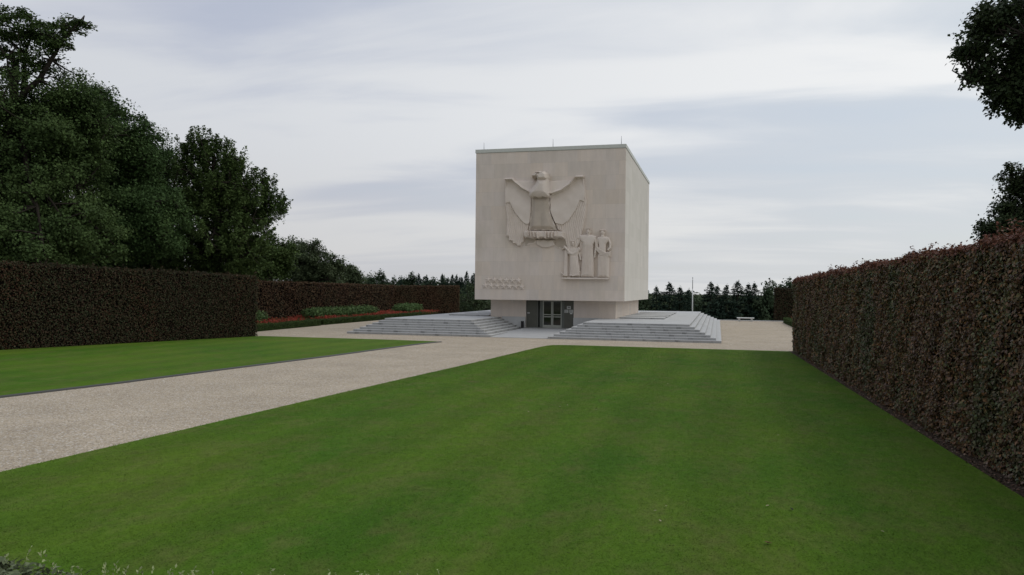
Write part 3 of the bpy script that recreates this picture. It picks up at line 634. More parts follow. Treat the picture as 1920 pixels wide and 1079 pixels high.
# tree line seen over the distant hedge, left of the memorial
rr = random.Random(8)
def line_x(px, y):   # bearing (pixel column of the photo) to metres at distance y
    a = -0.2610+math.atan((px-960)/1445.7); return y*math.tan(a)
side_words = ['round tree on the skyline left of the memorial']
for i, (px, zt) in enumerate([(668, 6.6), (686, 6.9), (707, 7.4), (728, 6.2), (748, 6.3), (770, 6.9), (792, 6.4), (812, 6.2), (835, 6.0), (858, 5.8), (880, 5.2)]):
    y = 196+rr.uniform(-5, 8)
    place(RNDS, i, line_x(px, y), y, -11, zt-0.6+11, 14.0, 'rounded tree in the distant skyline left of the memorial', 'tree', 'distant round trees left of the memorial', 0.75)
for i, (px, zt) in enumerate([(752, 6.3), (785, 7.6), (800, 7.2), (814, 6.2), (829, 7.5), (838, 6.6), (848, 7.4), (856, 7.4), (862, 7.0), (866, 6.8), (875, 8.2), (885, 7.4), (889, 8.0)]):
    y = 186+rr.uniform(-5, 5)
    place(CONS, i, line_x(px, y), y, -11, zt-0.6+11, 16.0, 'thin dark conifer tip in the distant skyline left of the memorial', 'tree', 'distant conifers left of the memorial', 0.6)
def wood():
    rng = np.random.default_rng(91); Q = []
    for (px0, px1, y0, y1, top, n) in [(600, 930, 205, 225, 4.2, 620), (1150, 1560, 142, 160, 2.0, 640), (860, 960, 130, 140, 2.2, 160), (500, 1700, 330, 350, 2.2, 700)]:
        for k in range(n):
            y = rng.uniform(y0, y1); px = rng.uniform(px0, px1); x = line_x(px, y)
            c = np.array([x, y, rng.uniform(-10.5, top+0.6*math.sin(x*0.7))]); m = 60; d = rng.normal(0, 1, (m, 3)); d /= np.linalg.norm(d, axis=1)[:, None]
            Q.append(np.concatenate([c+d*np.array([1.7, 1.2, 1.1])*rng.uniform(0.8, 1.1, (m, 1)), d], 1))
    Q = np.concatenate(Q); V = leaves(Q[:, :3], Q[:, 3:]+[0, 0, 0.4], 0.55, rng, 0.5)
    tag(link('distant_wood', np_mesh('distant_wood', V, 4), M_FAR), 'continuous dark green woodland mass in the valley beyond the terrace', 'woodland', kind='stuff')
wood()
tree('bush', 'dark green bush seen between the distant hedge and the memorial', 'bush', (-31, 104, -3.5), M_LEAF_D, M_BARKD,
     blobs=[(-30.6, 103.5, -0.6, 3.4, 2.5, 2.4, 130), (-34, 106, 0.6, 3.0, 2.5, 3.6, 110)], trunk_top=(-31, 104, -0.5), tr=0.15, leaf=0.22, lpc=60, seed=81, crad=0.7, nlimb=8)
# ------------------------------------------------------------------ memorial building
X0, X1, YF, YB, ZB, ZT = -17.37, -6.36, 54.39, 73.44, 2.30, 13.09
B = empty('memorial_building', ((X0+X1)/2, YF, 0)); BO = tuple(B.location)
tag(B, 'pale limestone cube memorial with a giant carved eagle, overhanging a recessed entrance', 'memorial')
def bpart(mb, name, mat, par=None):
    return mb.build(name, mat, par or B, off=BO if par is None or par.type == 'EMPTY' else BO)
def walls():
    b = 0.03
    # front block in block-jointed limestone with a chamfered arris, side sheet in smooth stone
    mb = MB().box(X0, X1, YF, YB, ZB, ZT)
    bpart(mb, 'upper_wall', M_LIME)
    mb = MB().box(X1+0.001, X1+0.012, YF+0.10, YB-0.003, ZB+0.003, ZT-0.003); bpart(mb, 'side_cladding', M_SIDE)
    mb = MB()
    mb.box(X0-0.05, X1+0.05, YF-0.05, YB+0.05, ZT+0.03, ZT+0.28); mb.box(X0+0.02, X1-0.02, YF+0.02, YB-0.02, ZT-0.01, ZT+0.035)
    bpart(mb, 'roof_coping', M_COP)
    mb = MB(); yb = YB-0.9
    mb.box(-16.6, -13.86, 56.0, yb, 0, ZB-0.002); mb.box(-10.24, -7.16, 56.0, yb, 0, ZB-0.002); mb.box(-13.86, -10.24, 56.9, yb, 0, ZB-0.002)
    bpart(mb, 'base_wall', M_LIME)
    bpart(MB().box(-15.7, -13.87, 55.86, 56.02, 0, 1.03), 'granite_plinth', M_GRAN2); bpart(MB().box(-10.24, -8.1, 55.86, 56.02, 0, 1.03), 'granite_plinth', M_GRAN2)
    # soffit edge band
walls()
for x, y, h in [(-16.93, 54.9, 0.62), (-11.68, 54.9, 0.66), (-6.72, 54.9, 0.68), (-6.62, 61.5, 0.45), (-6.62, 68.5, 0.45)]:
    mb = MB().tube([(x, y, ZT+0.28), (x, y, ZT+0.28+h)], [0.026, 0.014], 6); mb.tube([(x, y, ZT+0.28), (x, y, ZT+0.33)], [0.04, 0.03], 6)
    bpart(mb, 'lightning_rod', M_STEEL)
# entrance
DZ = 0.235
def entrance():
    bpart(MB().box(-13.86, -10.24, 56.86, 56.897, 0.1, ZB-0.01), 'entrance_back', M_DARK)
    fr = MB()
    for x0, x1 in ((-12.86, -12.64), (-11.19, -11.02)): fr.box(x0, x1, 56.28, 56.42, DZ, ZB-0.004)
    fr.box(-12.64, -11.19, 56.28, 56.42, 2.245, ZB-0.004); f = bpart(fr, 'door_frame', M_BRONZE2)
    for x0, x1 in ((-12.635, -11.925), (-11.905, -11.195)):
        d = MB(); w = 0.075
        d.box(x0, x0+w, 56.30, 56.36, DZ, 2.24); d.box(x1-w, x1, 56.30, 56.36, DZ, 2.24)
        d.box(x0+w, x1-w, 56.301, 56.359, DZ, DZ+0.20); d.box(x0+w, x1-w, 56.301, 56.359, 2.20, 2.24)
        dr = bpart(d, 'entrance_door', M_ALU)
        bpart(MB().box(x0+w, x1-w, 56.32, 56.34, DZ+0.20, 2.20), 'glass_pane', M_GLASS, dr)
        for z in (1.02, 1.18): bpart(MB().bbox(x0+0.02, x1-0.02, 56.24, 56.295, z, z+0.07, 0.012), 'push_bar', M_ALU, dr)
    for (x0, x1, lab) in ((-13.84, -12.95, 'bronze side door with a small white handle plate'), (-11.00, -10.25, 'bronze side door carrying three pale notices')):
        d = MB().box(x0, x1, 56.10, 56.16, DZ, 2.29)
        s = bpart(d, 'side_door', M_BRONZE); s['label'] = lab
        rim = MB()
        rim.box(x0, x0+0.04, 56.085, 56.0995, DZ, 2.28); rim.box(x1-0.04, x1, 56.085, 56.0995, DZ, 2.28); rim.box(x0+0.04, x1-0.04, 56.085, 56.0995, DZ, DZ+0.04)
        bpart(rim, 'door_rim', M_BRONZE2, s)
        hx = x0+0.18 if x0 < -12 else x1-0.18; hz = 1.32
        h = MB().bbox(hx-0.09, hx+0.09, 56.0, 56.04, hz-0.03, hz+0.03, 0.012); h.tube([(hx, 56.04, hz), (hx, 56.1, hz)], [0.02, 0.02], 6); bpart(h, 'handle', M_WHITE, s)
        if x0 > -12:
            for k, (cx, cz) in enumerate([(-10.62, 1.76), (-10.80, 1.49), (-10.44, 1.49)]):
                n = bpart(MB().box(cx-0.145, cx+0.145, 56.068, 56.082, cz-0.115, cz+0.115), 'notice', M_PAPER, s)
                m = MB()
                if k == 0: m.prism([(cx-0.09, cz+0.03), (cx+0.02, cz-0.04), (cx+0.1, cz-0.02), (cx+0.06, cz+0.05), (cx-0.05, cz+0.065)][::-1], 56.063, 56.0675)
                else:
                    for q in range(5): m.box(cx-0.11, cx+0.11-0.03*(q % 3), 56.064, 56.0675, cz+0.07-q*0.038, cz+0.082-q*0.038)
                # print sits on the sheet: same third-level sibling under the door
                bpart(m, 'notice_print', M_INK, s)
    for x in (-12.91, -11.01): bpart(MB().tube([(x, 56.2, DZ), (x, 56.2, ZB-0.01)], [0.02, 0.02], 6), 'corner_post', M_BRONZE2)
entrance()
bn = empty('litter_bin', (-14.02, 55.55, 0.22)); tag(bn, 'small black litter bin beside the left bronze door', 'litter bin')
m = MB(); m.bbox(-0.08, 0.10, -0.11, 0.11, -0.02, 0.44, 0.02); m.build('body', M_BLACK, bn)
m = MB(); m.bbox(-0.09, 0.11, -0.12, 0.12, 0.442, 0.50, 0.02); m.build('lid', M_BLACK, bn)
# carved relief as height fields on the wall; u,v are picture-plan units, converted to metres on the facade
def EZ(px, py):
    return (-15.07+(px-948)*0.0394, 3+8.13-(py-337+(px-948)*0.0267)*0.0389)
def poly_sd(P, XX, ZZ):
    P = np.asarray(P, float); n = len(P); ins = np.zeros(XX.shape, bool); d = np.full(XX.shape, 1e9)
    for i in range(n):
        x0, z0 = P[i]; x1, z1 = P[(i+1) % n]
        c = ((z0 > ZZ) != (z1 > ZZ)) & (XX < (x1-x0)*(ZZ-z0)/((z1-z0) if z1 != z0 else 1e-9)+x0); ins ^= c
        ex, ez = x1-x0, z1-z0; t = np.clip(((XX-x0)*ex+(ZZ-z0)*ez)/(ex*ex+ez*ez+1e-12), 0, 1)
        d = np.minimum(d, np.hypot(XX-x0-t*ex, ZZ-z0-t*ez))
    return np.where(ins, d, -d)
def line_d(P, XX, ZZ):
    d = np.full(XX.shape, 1e9)
    for i in range(len(P)-1):
        x0, z0 = P[i]; x1, z1 = P[i+1]; ex, ez = x1-x0, z1-z0; t = np.clip(((XX-x0)*ex+(ZZ-z0)*ez)/(ex*ex+ez*ez+1e-12), 0, 1)
        d = np.minimum(d, np.hypot(XX-x0-t*ex, ZZ-z0-t*ez))
    return d
def sst(t): t = np.clip(t, 0, 1); return t*t*(3-2*t)
def field_mesh(name, XX, ZZ, Hh, mat, label=None):
    nz, nx = XX.shape; V = np.stack([XX, YF-Hh, ZZ], 2).reshape(-1, 3)-np.array(BO)
    keep = np.maximum.reduce([Hh[:-1, :-1], Hh[1:, :-1], Hh[:-1, 1:], Hh[1:, 1:]]) > 0.003
    jj, ii = np.nonzero(keep); a = jj*nx+ii; F = np.stack([a, a+1, a+nx+1, a+nx], 1)
    me = bpy.data.meshes.new(name); me.from_pydata(V.tolist(), [], F.tolist()); me.polygons.foreach_set('use_smooth', [True]*len(F)); me.update()
    o = link(name, me, mat, B)
    if label: o['label'] = label
    return o
def grid(x0, x1, z0, z1, s):
    xs = np.arange(x0, x1, s); zs = np.arange(z0, z1, s); return np.meshgrid(xs, zs)
def eagle():
    XX, ZZ = grid(-15.4, -8.9, 5.9, 11.9, 0.024)
    def zp(pts): return [EZ(930+u/6.347, 310+v/6.347) for u, v in pts]
    H = np.full(XX.shape, -0.02)
    def put(pts, h, w, base=None):
        nonlocal H
        sd = poly_sd(zp(pts), XX, ZZ); f = np.where(sd > 0, h*sst(np.minimum(sd/w, 1))**0.5 if w else h, -0.02); H = np.maximum(H, f); return sd
    # sloping top surface between wings and head
    zt = zp([(500, 192)])[0][1]; zb = zp([(500, 345)])[0][1]
    # primaries (lower layer)
    lw = [(108, 300), (112, 455), (135, 650), (128, 850), (160, 862), (158, 905), (205, 912), (205, 942), (255, 945), (262, 970), (315, 968), (322, 935), (352, 915), (352, 860), (400, 790), (430, 600), (430, 400), (300, 300)]
    rw = [(1060, 300), (1085, 450), (1065, 640), (1045, 760), (1020, 900), (960, 1010), (870, 1010), (845, 940), (830, 880), (800, 790), (745, 770), (690, 600), (660, 400), (800, 320)]
    for w_, cx in ((lw, 430), (rw, 650)):
        sd = poly_sd(zp(w_), XX, ZZ)
        c = zp([(cx, -900 if cx == 430 else -900)])[0]
        ang = (XX-c[0])/(c[1]-ZZ)
        gro = 0.030*np.sin(ang*2*np.pi*66)
        H = np.maximum(H, np.where(sd > 0, 0.24*np.sqrt(sst(np.minimum(sd/0.07, 1)))+gro*sst(sd/0.15), -0.02))
    # coverts (upper layer, overlapping) - thick below the leading edge
    lc = [(112, 180), (215, 185), (330, 285), (430, 345), (432, 560), (415, 700), (385, 712), (340, 690), (230, 560), (178, 450), (122, 462)]
    rc = [(1040, 150), (955, 150), (900, 225), (800, 310), (655, 365), (665, 560), (720, 690), (800, 712), (870, 670), (955, 545), (1008, 425), (1055, 436), (1062, 300)]
    for c_ in (lc, rc):
        sd = poly_sd(zp(c_), XX, ZZ); led = zp([(128, 176), (205, 174), (240, 215), (330, 285), (430, 338)] if c_ is lc else [(1035, 146), (965, 148), (900, 232), (800, 305), (690, 345), (655, 352)])
        ld = line_d(led, XX, ZZ); dish = 0.15+0.19*sst((ld-0.08)/1.3)+0.010*np.sin(XX*5.3+ZZ*2)*np.sin(ZZ*6)
        H = np.where(sd > 0, np.where(sd < 0.07, np.maximum(dish, 0.27), dish), H)
    # leading edge: a sharp lip over the coverts, sloping back up to the wall behind the head
    for ln, pl in (([(118, 188), (205, 186), (240, 222), (330, 292), (432, 345)], [(116, 163), (214, 158), (240, 192), (500, 192), (450, 345), (432, 347), (330, 294), (240, 224), (205, 188), (116, 191)]),
                   ([(1048, 160), (958, 160), (900, 238), (800, 312), (690, 350), (652, 356)], [(1050, 133), (958, 135), (920, 190), (640, 192), (645, 358), (690, 352), (800, 314), (900, 240), (958, 162), (1050, 163)])):
        sd = poly_sd(zp(pl), XX, ZZ); d = line_d(zp(ln), XX, ZZ)
        h = 0.60-0.20*sst(d/0.20)-0.32*np.clip((d-0.15)/0.9, 0, 1)
        H = np.maximum(H, np.where(sd > 0, h*np.sqrt(sst(np.minimum(sd/0.05+0.15, 1))), -0.02))
    # body below the collar
    sd = poly_sd(zp([(440, 390), (650, 390), (658, 560), (742, 778), (412, 778), (436, 560)]), XX, ZZ)
    legs = 0.10*np.abs(np.sin((XX-zp([(560, 0)])[0][0])*4.2)); H = np.maximum(H, np.where(sd > 0, 0.30+0.16*sst(sd/0.35)+legs*np.clip((zp([(0, 560)])[0][1]-ZZ)/1.2, 0, 1), -0.02))
    # chest and neck
    sd = poly_sd(zp([(425, 335), (500, 232), (522, 188), (640, 180), (652, 240), (660, 345), (655, 388), (430, 396)]), XX, ZZ)
    H = np.maximum(H, np.where(sd > 0, 0.72+0.34*np.sqrt(sst(sd/0.42))+0.010*np.sin(XX*40)*np.sin(ZZ*33), -0.02))
    # head
    hd = poly_sd(zp([(482, 128), (500, 104), (545, 92), (605, 94), (636, 118), (646, 170), (640, 200), (520, 200), (512, 168), (488, 150)]), XX, ZZ)
    H = np.maximum(H, np.where(hd > 0, 0.62+0.46*np.sqrt(sst(hd/0.20)), -0.02))
    bk = poly_sd(zp([(495, 122), (470, 128), (454, 145), (456, 178), (466, 170), (480, 158), (530, 166), (535, 125)]), XX, ZZ)
    H = np.maximum(H, np.where(bk > 0, 0.66+0.32*sst(bk/0.07), -0.02))
    br = line_d(zp([(500, 108), (545, 110), (590, 104)]), XX, ZZ); H = np.where((br < 0.05) & (H > 0.3), H+0.10, H)
    ey = line_d(zp([(520, 124), (548, 122)]), XX, ZZ); H = np.where(ey < 0.045, H-0.20, H)
    mo = line_d(zp([(462, 156), (495, 153), (530, 160)]), XX, ZZ); H = np.where((mo < 0.022) & (H > 0.3), H-0.14, H)
    # perch and talons
    put([(345, 792), (420, 780), (745, 780), (830, 785), (842, 880), (800, 868), (360, 880)], 0.66, 0.12)
    for u, v0, v1 in ((418, 800, 842), (450, 800, 862), (486, 802, 866), (528, 806, 872), (628, 806, 872), (668, 802, 866), (706, 800, 862), (742, 800, 846)):
        d = line_d(zp([(u, v0), (u+(8 if u < 560 else -4), v1)]), XX, ZZ); H = np.maximum(H, np.where(d < 0.07, 0.62+0.34*np.sqrt(np.clip(1-(d/0.07)**2, 0, 1)), -0.02))
    # tail fan
    put([(478, 878), (722, 878), (715, 955), (640, 985), (560, 985), (495, 950)], 0.20, 0.10)
    sd = poly_sd(zp([(355, 870), (835, 870), (850, 990), (740, 985), (700, 930), (500, 930), (360, 960)]), XX, ZZ); H = np.maximum(H, np.where(sd > 0, 0.05, -0.02))
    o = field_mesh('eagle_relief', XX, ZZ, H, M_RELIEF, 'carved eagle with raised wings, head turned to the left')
    # breast and below the perch: shade painted in, mixed with olive-grey weathering
    o.data.materials.append(M_SHADE_CRUST); cen = np.empty(len(o.data.polygons)*3); o.data.polygons.foreach_get('center', cen); cen = cen.reshape(-1, 3)+np.array(BO)
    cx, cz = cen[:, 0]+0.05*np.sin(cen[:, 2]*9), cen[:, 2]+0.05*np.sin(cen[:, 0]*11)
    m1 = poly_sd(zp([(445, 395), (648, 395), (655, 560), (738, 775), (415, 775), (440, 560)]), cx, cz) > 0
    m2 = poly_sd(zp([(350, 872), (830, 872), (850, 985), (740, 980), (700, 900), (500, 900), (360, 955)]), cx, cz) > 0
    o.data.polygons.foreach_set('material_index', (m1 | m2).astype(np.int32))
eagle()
def figures():
    def fp(pts): return [EZ(1040+u/8.99, 410+v/8.99) for u, v in pts]
    def new(u0, u1, v0, v1):
        a = fp([(u0, v1)])[0]; b = fp([(u1, v0)])[0]; XX, ZZ = grid(a[0], b[0], a[1], b[1], 0.014); return XX, ZZ, np.full(XX.shape, -0.02)
    def puff(S, pts, h0, h1, w, fold=0.0, ff=60, ph=0):
        XX, ZZ, H = S; sd = poly_sd(fp(pts), XX, ZZ)
        v = h0+(h1-h0)*np.sqrt(np.clip(1-(1-np.clip(sd/w, 0, 1))**2, 0, 1))+fold*np.sin(XX*ff+ph+0.6*np.sin(ZZ*2)); S[2][:] = np.maximum(H, np.where(sd > 0, v, -0.02))
    def limb(S, pts, r, h0, h1):
        XX, ZZ, H = S; d = line_d(fp(pts), XX, ZZ); S[2][:] = np.maximum(H, np.where(d < r, h0+(h1-h0)*np.sqrt(np.clip(1-(d/r)**2, 0, 1)), -0.02))
    def head(S, u, v, rx, ry, h0, h1, hair=True, crown=False):
        XX, ZZ, H = S; c = fp([(u, v)])[0]; k = 0.0394/8.99
        if hair:
            e = np.hypot((XX-c[0])/(rx*1.35*k), (ZZ-c[1]-0.03)/(ry*1.12*k)); H[:] = np.maximum(H, np.where(e < 1, h0-0.08+(h1-h0)*0.35*np.sqrt(np.clip(1-e*e, 0, 1)), -0.02))
        e = np.hypot((XX-c[0])/(rx*k), (ZZ-c[1])/(ry*k)); H[:] = np.maximum(H, np.where(e < 1, h0+(h1-h0)*np.sqrt(np.clip(1-e*e, 0, 1)), -0.02))
        dx = (XX-c[0])/k; dz = (ZZ-c[1])/k
        H[:] = np.where((np.abs(np.abs(dx)-rx*0.42) < rx*0.24) & (np.abs(dz-ry*0.08) < ry*0.10), H-0.03, H)     # eye sockets
        H[:] = np.where((np.abs(dx) < rx*0.13) & (dz < ry*0.15) & (dz > -ry*0.30), H+0.05, H)                     # nose
        H[:] = np.where((np.abs(dx) < rx*0.32) & (np.abs(dz+ry*0.52) < ry*0.05), H-0.04, H)                       # mouth
        if crown:
            for dv, w in ((-42, 30), (-58, 26)): limb(S, [(u-w, v+dv), (u+w, v+dv)], 0.034, h0, h1-0.06)
    # middle figure
    S = new(350, 735, 120, 962)
    puff(S, [(425, 290), (500, 300), (495, 560), (470, 640), (440, 600), (432, 420)], 0.10, 0.24, 0.2, 0.012, 70)
    puff(S, [(488, 340), (665, 340), (662, 520), (672, 640), (672, 958), (462, 958), (478, 640)], 0.20, 0.46, 0.28, 0.028, 62)
    puff(S, [(430, 272), (520, 262), (640, 262), (700, 280), (708, 340), (660, 420), (655, 470), (500, 470), (488, 400), (430, 330)], 0.24, 0.46, 0.18)
    limb(S, [(445, 300), (412, 318), (395, 240), (388, 190)], 0.085, 0.18, 0.36); limb(S, [(388, 195), (372, 158)], 0.055, 0.22, 0.38); limb(S, [(384, 185), (398, 165)], 0.030, 0.22, 0.36)
    limb(S, [(694, 300), (708, 450), (692, 560)], 0.085, 0.16, 0.40); limb(S, [(692, 560), (686, 628)], 0.06, 0.18, 0.36)
    limb(S, [(580, 262), (580, 285)], 0.12, 0.3, 0.46)
    head(S, 580, 218, 30, 46, 0.28, 0.56, True, True)
    S[2][:] = np.where(S[2] > 0, S[2]*0.8, S[2])
    field_mesh('figure_relief', *S, M_RELIEF, 'tall crowned robed figure with one arm raised')
    # right figure
    S = new(700, 960, 140, 962)
    puff(S, [(735, 580), (925, 580), (918, 958), (728, 958)], 0.18, 0.42, 0.25, 0.026, 66, 1.0)
    puff(S, [(722, 300), (790, 285), (860, 285), (915, 300), (905, 360), (870, 420), (868, 600), (750, 600), (748, 420), (722, 350)], 0.22, 0.44, 0.18)
    limb(S, [(905, 320), (935, 400), (930, 470), (900, 500)], 0.08, 0.16, 0.38); limb(S, [(728, 320), (722, 400), (728, 480)], 0.075, 0.14, 0.34)
    for k in range(4): limb(S, [(716, 455+k*16), (790, 520+k*22), (870, 560+k*16), (932, 545+k*18)], 0.062, 0.26, 0.50-0.02*k)
    limb(S, [(715, 470), (735, 520)], 0.07, 0.25, 0.46)
    limb(S, [(808, 262), (808, 290)], 0.11, 0.28, 0.42)
    head(S, 808, 224, 30, 42, 0.26, 0.52); limb(S, [(772, 186), (845, 186)], 0.045, 0.28, 0.50)
    S[2][:] = np.where(S[2] > 0, S[2]*0.8, S[2])
    field_mesh('figure_relief', *S, M_RELIEF, 'robed figure on the right with drapery over the arm')
    # kneeling figure
    S = new(120, 490, 340, 962)
    puff(S, [(185, 520), (243, 520), (243, 958), (150, 958), (170, 930)], 0.14, 0.24, 0.05)
    puff(S, [(275, 590), (415, 590), (425, 700), (462, 900), (455, 958), (275, 958)], 0.16, 0.42, 0.25, 0.022, 58, 2.0)
    puff(S, [(262, 490), (330, 475), (430, 475), (428, 560), (410, 620), (275, 620)], 0.2, 0.40, 0.18)
    limb(S, [(270, 560), (330, 585), (400, 540), (425, 500)], 0.14, 0.22, 0.48)
    limb(S, [(290, 570), (235, 510), (195, 470)], 0.10, 0.2, 0.44); limb(S, [(195, 475), (150, 508)], 0.05, 0.22, 0.38)
    limb(S, [(430, 560), (450, 640), (455, 670)], 0.08, 0.14, 0.32)
    limb(S, [(290, 935), (380, 925), (445, 880)], 0.08, 0.2, 0.42); limb(S, [(330, 945), (430, 920)], 0.07, 0.22, 0.44); limb(S, [(140, 900), (165, 925), (200, 945)], 0.05, 0.1, 0.3)
    head(S, 330, 418, 30, 44, 0.26, 0.50); limb(S, [(300, 375), (360, 375)], 0.05, 0.25, 0.46)
    S[2][:] = np.where(S[2] > 0, S[2]*0.8, S[2])
    field_mesh('figure_relief', *S, M_RELIEF, 'smaller kneeling robed figure leaning on a pillar')
    a = fp([(158, 958)])[0]; b = fp([(915, 975)])[0]
    MBv = MB().box(a[0], b[0], YF-0.36, YF-0.002, b[1]-0.03, b[1]+0.08); bpart(MBv, 'relief_ledge', M_RELIEF)
figures()
def stars():
    rows = [([915.8, 927.6, 939.4, 951.0, 962.8, 974.6], 527.3), ([910.0, 921.8, 933.6, 945.5, 957.3, 969.1, 980.9], 538.8)]
    for xs, y in rows:
        for px in xs:
            cx, cz = EZ(px, y); R = 0.245; r = 0.118; v = [(cx, YF-0.15, cz)]; f = []
            for k in range(10):
                a = math.pi/2+k*math.pi/5; q = R if k % 2 == 0 else r; v.append((cx+q*math.cos(a), YF-0.05, cz+q*math.sin(a)))
            for k in range(10):
                a = math.pi/2+k*math.pi/5; q = R if k % 2 == 0 else r; v.append((cx+q*math.cos(a), YF+0.01, cz+q*math.sin(a)))
            for k in range(10):
                j = (k+1) % 10; f.append((0, 1+j, 1+k)); f.append((1+k, 1+j, 11+j, 11+k))
            bpart(MB().add(v, f), 'carved_star', M_RELIEF)
stars()
# ------------------------------------------------------------------ granite stepped platforms
def platform(label, x0, x1, court_left, slabx):
    r = empty('granite_steps', ((x0+x1)/2, 46.97, 0)); off = tuple(r.location); tag(r, label, 'steps', 'stepped platforms either side of the entrance')
    n = 7; h = 1.0/n
    for k in range(n):
        a = x0+0.317*k; b = x1-0.317*k; y0 = 46.97+0.307*k; y1 = 83.6-0.317*k
        mb = MB().bbox(a, b, y0, y1, k*h-(0.05 if k == 0 else 0.02), (k+1)*h, 0.012)
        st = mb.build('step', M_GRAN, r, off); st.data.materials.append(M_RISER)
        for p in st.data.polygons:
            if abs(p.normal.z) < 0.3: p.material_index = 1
    for i in range(5):
        y = 56.7+i*3.75
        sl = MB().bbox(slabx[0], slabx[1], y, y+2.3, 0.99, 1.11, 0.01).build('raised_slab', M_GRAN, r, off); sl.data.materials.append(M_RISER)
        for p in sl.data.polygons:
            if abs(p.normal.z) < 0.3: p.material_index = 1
platform('wide pale granite stepped platform right of the memorial entrance', -10.22, 0.23, True, (-6.95, -3.75))
platform('wide pale granite stepped platform left of the memorial entrance', -23.95, -13.92, False, (-20.2, -16.95))
mb = MB(); v = [(-13.98, 47.0, -0.02), (-10.16, 47.0, -0.02), (-10.16, 56.86, -0.02), (-13.98, 56.86, -0.02), (-13.98, 47.0, 0.03), (-10.16, 47.0, 0.03), (-10.16, 56.86, 0.235), (-13.98, 56.86, 0.235)]
mb.add(v, [(0,3,2,1),(4,5,6,7),(0,1,5,4),(1,2,6,5),(2,3,7,6),(3,0,4,7)]); tag(mb.build('entrance_pavement', M_GRAN2), kind='structure')
# ------------------------------------------------------------------ bench, flagpole, fallen leaves
bq = empty('stone_bench', (2.78, 83.5, 0)); tag(bq, 'white stone bench on two block legs at the far edge of the gravel terrace', 'bench')
MB().bbox(-0.86, 0.86, -0.24, 0.24, 0.33, 0.42, 0.015).build('seat', M_WHITE, bq)
for x in (-0.62, 0.62): MB().bbox(x-0.10, x+0.10, -0.18, 0.18, -0.02, 0.328, 0.01).build('leg', M_GRAN2, bq)
fl = empty('flagpole', (-2.98, 96.5, -2.6)); tag(fl, 'slim white flagpole without a flag behind the right steps', 'flagpole')
MB().tube([(0, 0, 0), (0, 0, 4), (0, 0, 7.25)], [0.085, 0.07, 0.04], 10).build('pole', M_WHITE, fl)
MB().tube([(0, 0, 7.25), (0, 0, 7.30), (0, 0, 7.36), (0, 0, 7.42)], [0.02, 0.06, 0.06, 0.015], 8).build('finial', M_STEEL, fl)
MB().tube([(0.0, -0.11, 6.0), (0.0, -0.10, 7.1)], [0.03, 0.03], 5).build('halyard', M_BLACK, fl)
MB().bbox(-0.3, 0.3, -0.3, 0.3, -0.5, 0.03, 0.02).build('base', M_GRAN2, fl)
M_FL1 = plain('leaf_pale', (0.38, 0.34, 0.22), 0.8); M_FL2 = plain('leaf_brown', (0.16, 0.075, 0.045), 0.8); M_FL3 = plain('leaf_dark', (0.02, 0.02, 0.014), 0.8)
def fallen(x, y, s, mat, label, a, group=None):
    z = float(gz(y))+0.055; mb = MB(); r = random.Random(int(x*100+y*10))
    ring = [(0, -1.1, 0), (0.35, -0.6, .12), (0.55, 0.0, .18), (0.38, 0.55, .1), (0, 1.0, .16), (-0.38, 0.55, .04), (-0.55, 0, .1), (-0.35, -0.6, .05)]
    v = [(0, 0, 0)]+[(p[0]*s*r.uniform(.8, 1.2), p[1]*s*r.uniform(.85, 1.1), p[2]*s+0.005) for p in ring]
    mb.add(v, [(0, 1+i, 1+(i+1) % 8) for i in range(8)]); mb.add([(-0.03*s, -1.1*s, 0), (0.03*s, -1.1*s, 0), (0.05*s, -1.7*s, 0.1*s)], [(0, 1, 2)])
    o = mb.build('fallen_leaf', mat); o.location = (x, y, z); o.rotation_euler = (0.15, 0.2, a); tag(o, label, 'leaf', group)
fallen(0.93, 10.4, 0.035, M_FL3, 'single blackish dead leaf lying on the lawn near the right hedge', 0.4, None)
fallen(0.55, 8.9, 0.05, M_FL2, 'brown dead leaf on the lawn at the lower right edge of the picture', 1.9, None)
rr = random.Random(77)
for i in range(18):
    y = 9.0+22*rr.random()**1.4; x = rr.uniform(-4.5, float(hr_x(y))-0.7)
    fallen(x, y, rr.uniform(0.018, 0.03), M_FL1, 'tiny pale fallen leaf lying on the big lawn', rr.uniform(0, 6), 'tiny pale fallen leaves on the lawn')
def litter():
    rng = np.random.default_rng(5); n = 2600; y = 6+30*rng.random(n)**1.4; x = hr_x(y)-0.26+rng.random(n)*0.34
    P = np.stack([x, y, gz(y)+0.05+rng.random(n)*0.02], 1)
    t = leafmat('litter_leaves', [(0.07, 0.045, 0.03), (0.16, 0.10, 0.07), (0.24, 0.19, 0.15)], 3, (1, 1, 1), 0.05, 0.8, 0.8)
    tag(link('leaf_litter', np_mesh('litter', leaves(P, np.tile([0, 0, 1.0], (n, 1)), 0.045, rng, 0.4, 0), 4), t), 'dry leaf litter strewn along the foot of the right hedge', 'leaf litter', kind='stuff')
litter()
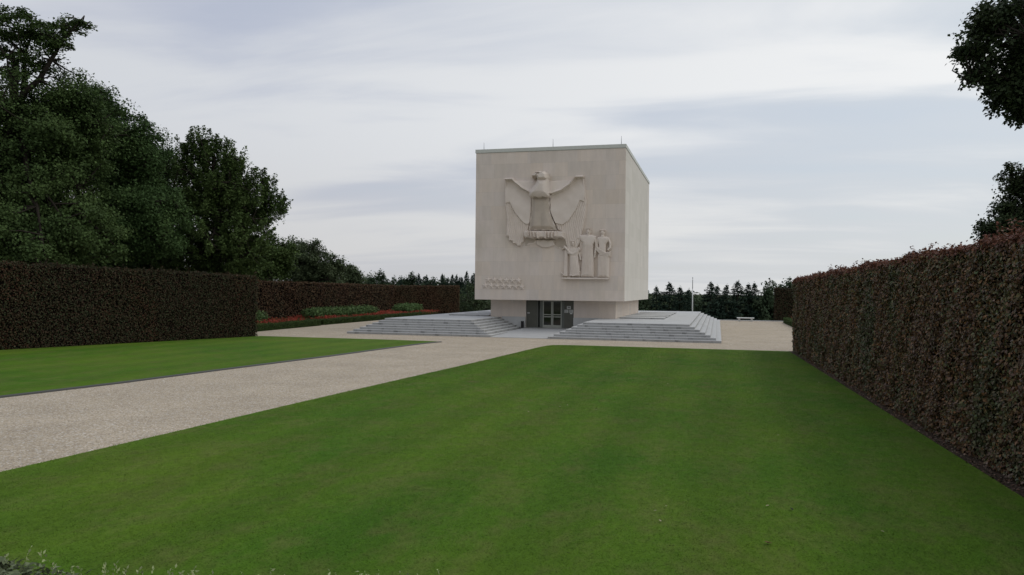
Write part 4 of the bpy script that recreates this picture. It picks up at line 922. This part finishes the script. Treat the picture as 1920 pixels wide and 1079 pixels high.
# ------------------------------------------------------------------ clipped shrub right in front of the viewer
def front_shrub():
    rng = np.random.default_rng(99); root = empty('clipped_shrub', (-2.2, 2.2, 0.23)); loc = np.array(root.location); Q = []
    A = np.array([-3.7, 2.13]); Bp = np.array([1.2, 3.40]); D = Bp-A; Ln = np.linalg.norm(D); D /= Ln; Nn = np.array([-D[1], D[0]])
    def top(s): return 1.845+0.085/(1+np.exp((s-1.32)*14))+0.008*np.sin(s*9)
    mb = MB(); c = [A-Nn*0.75, Bp-Nn*0.75, Bp-Nn*0.05, A-Nn*0.05]
    mb.add([(p[0]-loc[0], p[1]-loc[1], 0) for p in c]+[(p[0]-loc[0], p[1]-loc[1], 1.42) for p in c], [(0,3,2,1),(4,5,6,7),(0,1,5,4),(1,2,6,5),(2,3,7,6),(3,0,4,7)])
    mb.build('inner_branches', M_BOXCORE, root)
    n = 26000; s = rng.random(n)*Ln; t = -0.78*rng.random(n)+0.02
    P = np.stack([A[0]+D[0]*s+Nn[0]*t, A[1]+D[1]*s+Nn[1]*t, top(s)-0.02+rng.normal(0, 0.012, n)], 1); V1 = leaves(P, np.tile([0, 0, 1.0], (n, 1)), 0.035, rng, 0.6, 0)
    n = 12000; s = rng.random(n)*Ln; P = np.stack([A[0]+D[0]*s, A[1]+D[1]*s, 0.3+rng.random(n)*1.4], 1); V2 = leaves(P, np.tile([Nn[0], Nn[1], 0.2], (n, 1)), 0.035, rng, 0.6)
    link('foliage', np_mesh('ff', np.concatenate([V1, V2])-loc, 4), M_FOREG, root)
    T = []
    for k in range(95):
        s0 = rng.random()**1.4*Ln*0.55; h = rng.uniform(0.03, 0.085); m = 9; u = np.linspace(0, 1, m); lx, ly = rng.normal(0, 0.25, 2)
        p = np.stack([A[0]+D[0]*s0+Nn[0]*(-0.05*rng.random())+u*h*lx, A[1]+D[1]*s0+u*h*ly, top(s0)-0.02+u*h], 1); T.append(leaves(p, rng.normal(0, 1, (m, 3)), 0.016, rng, 0.5, -0.8, 0.5))
    link('young_shoots', np_mesh('sh', np.concatenate(T)-loc, 4), M_PALE, root)
    return root
tag(front_shrub(), 'grey green clipped shrub whose top just shows at the bottom left corner', 'shrub')
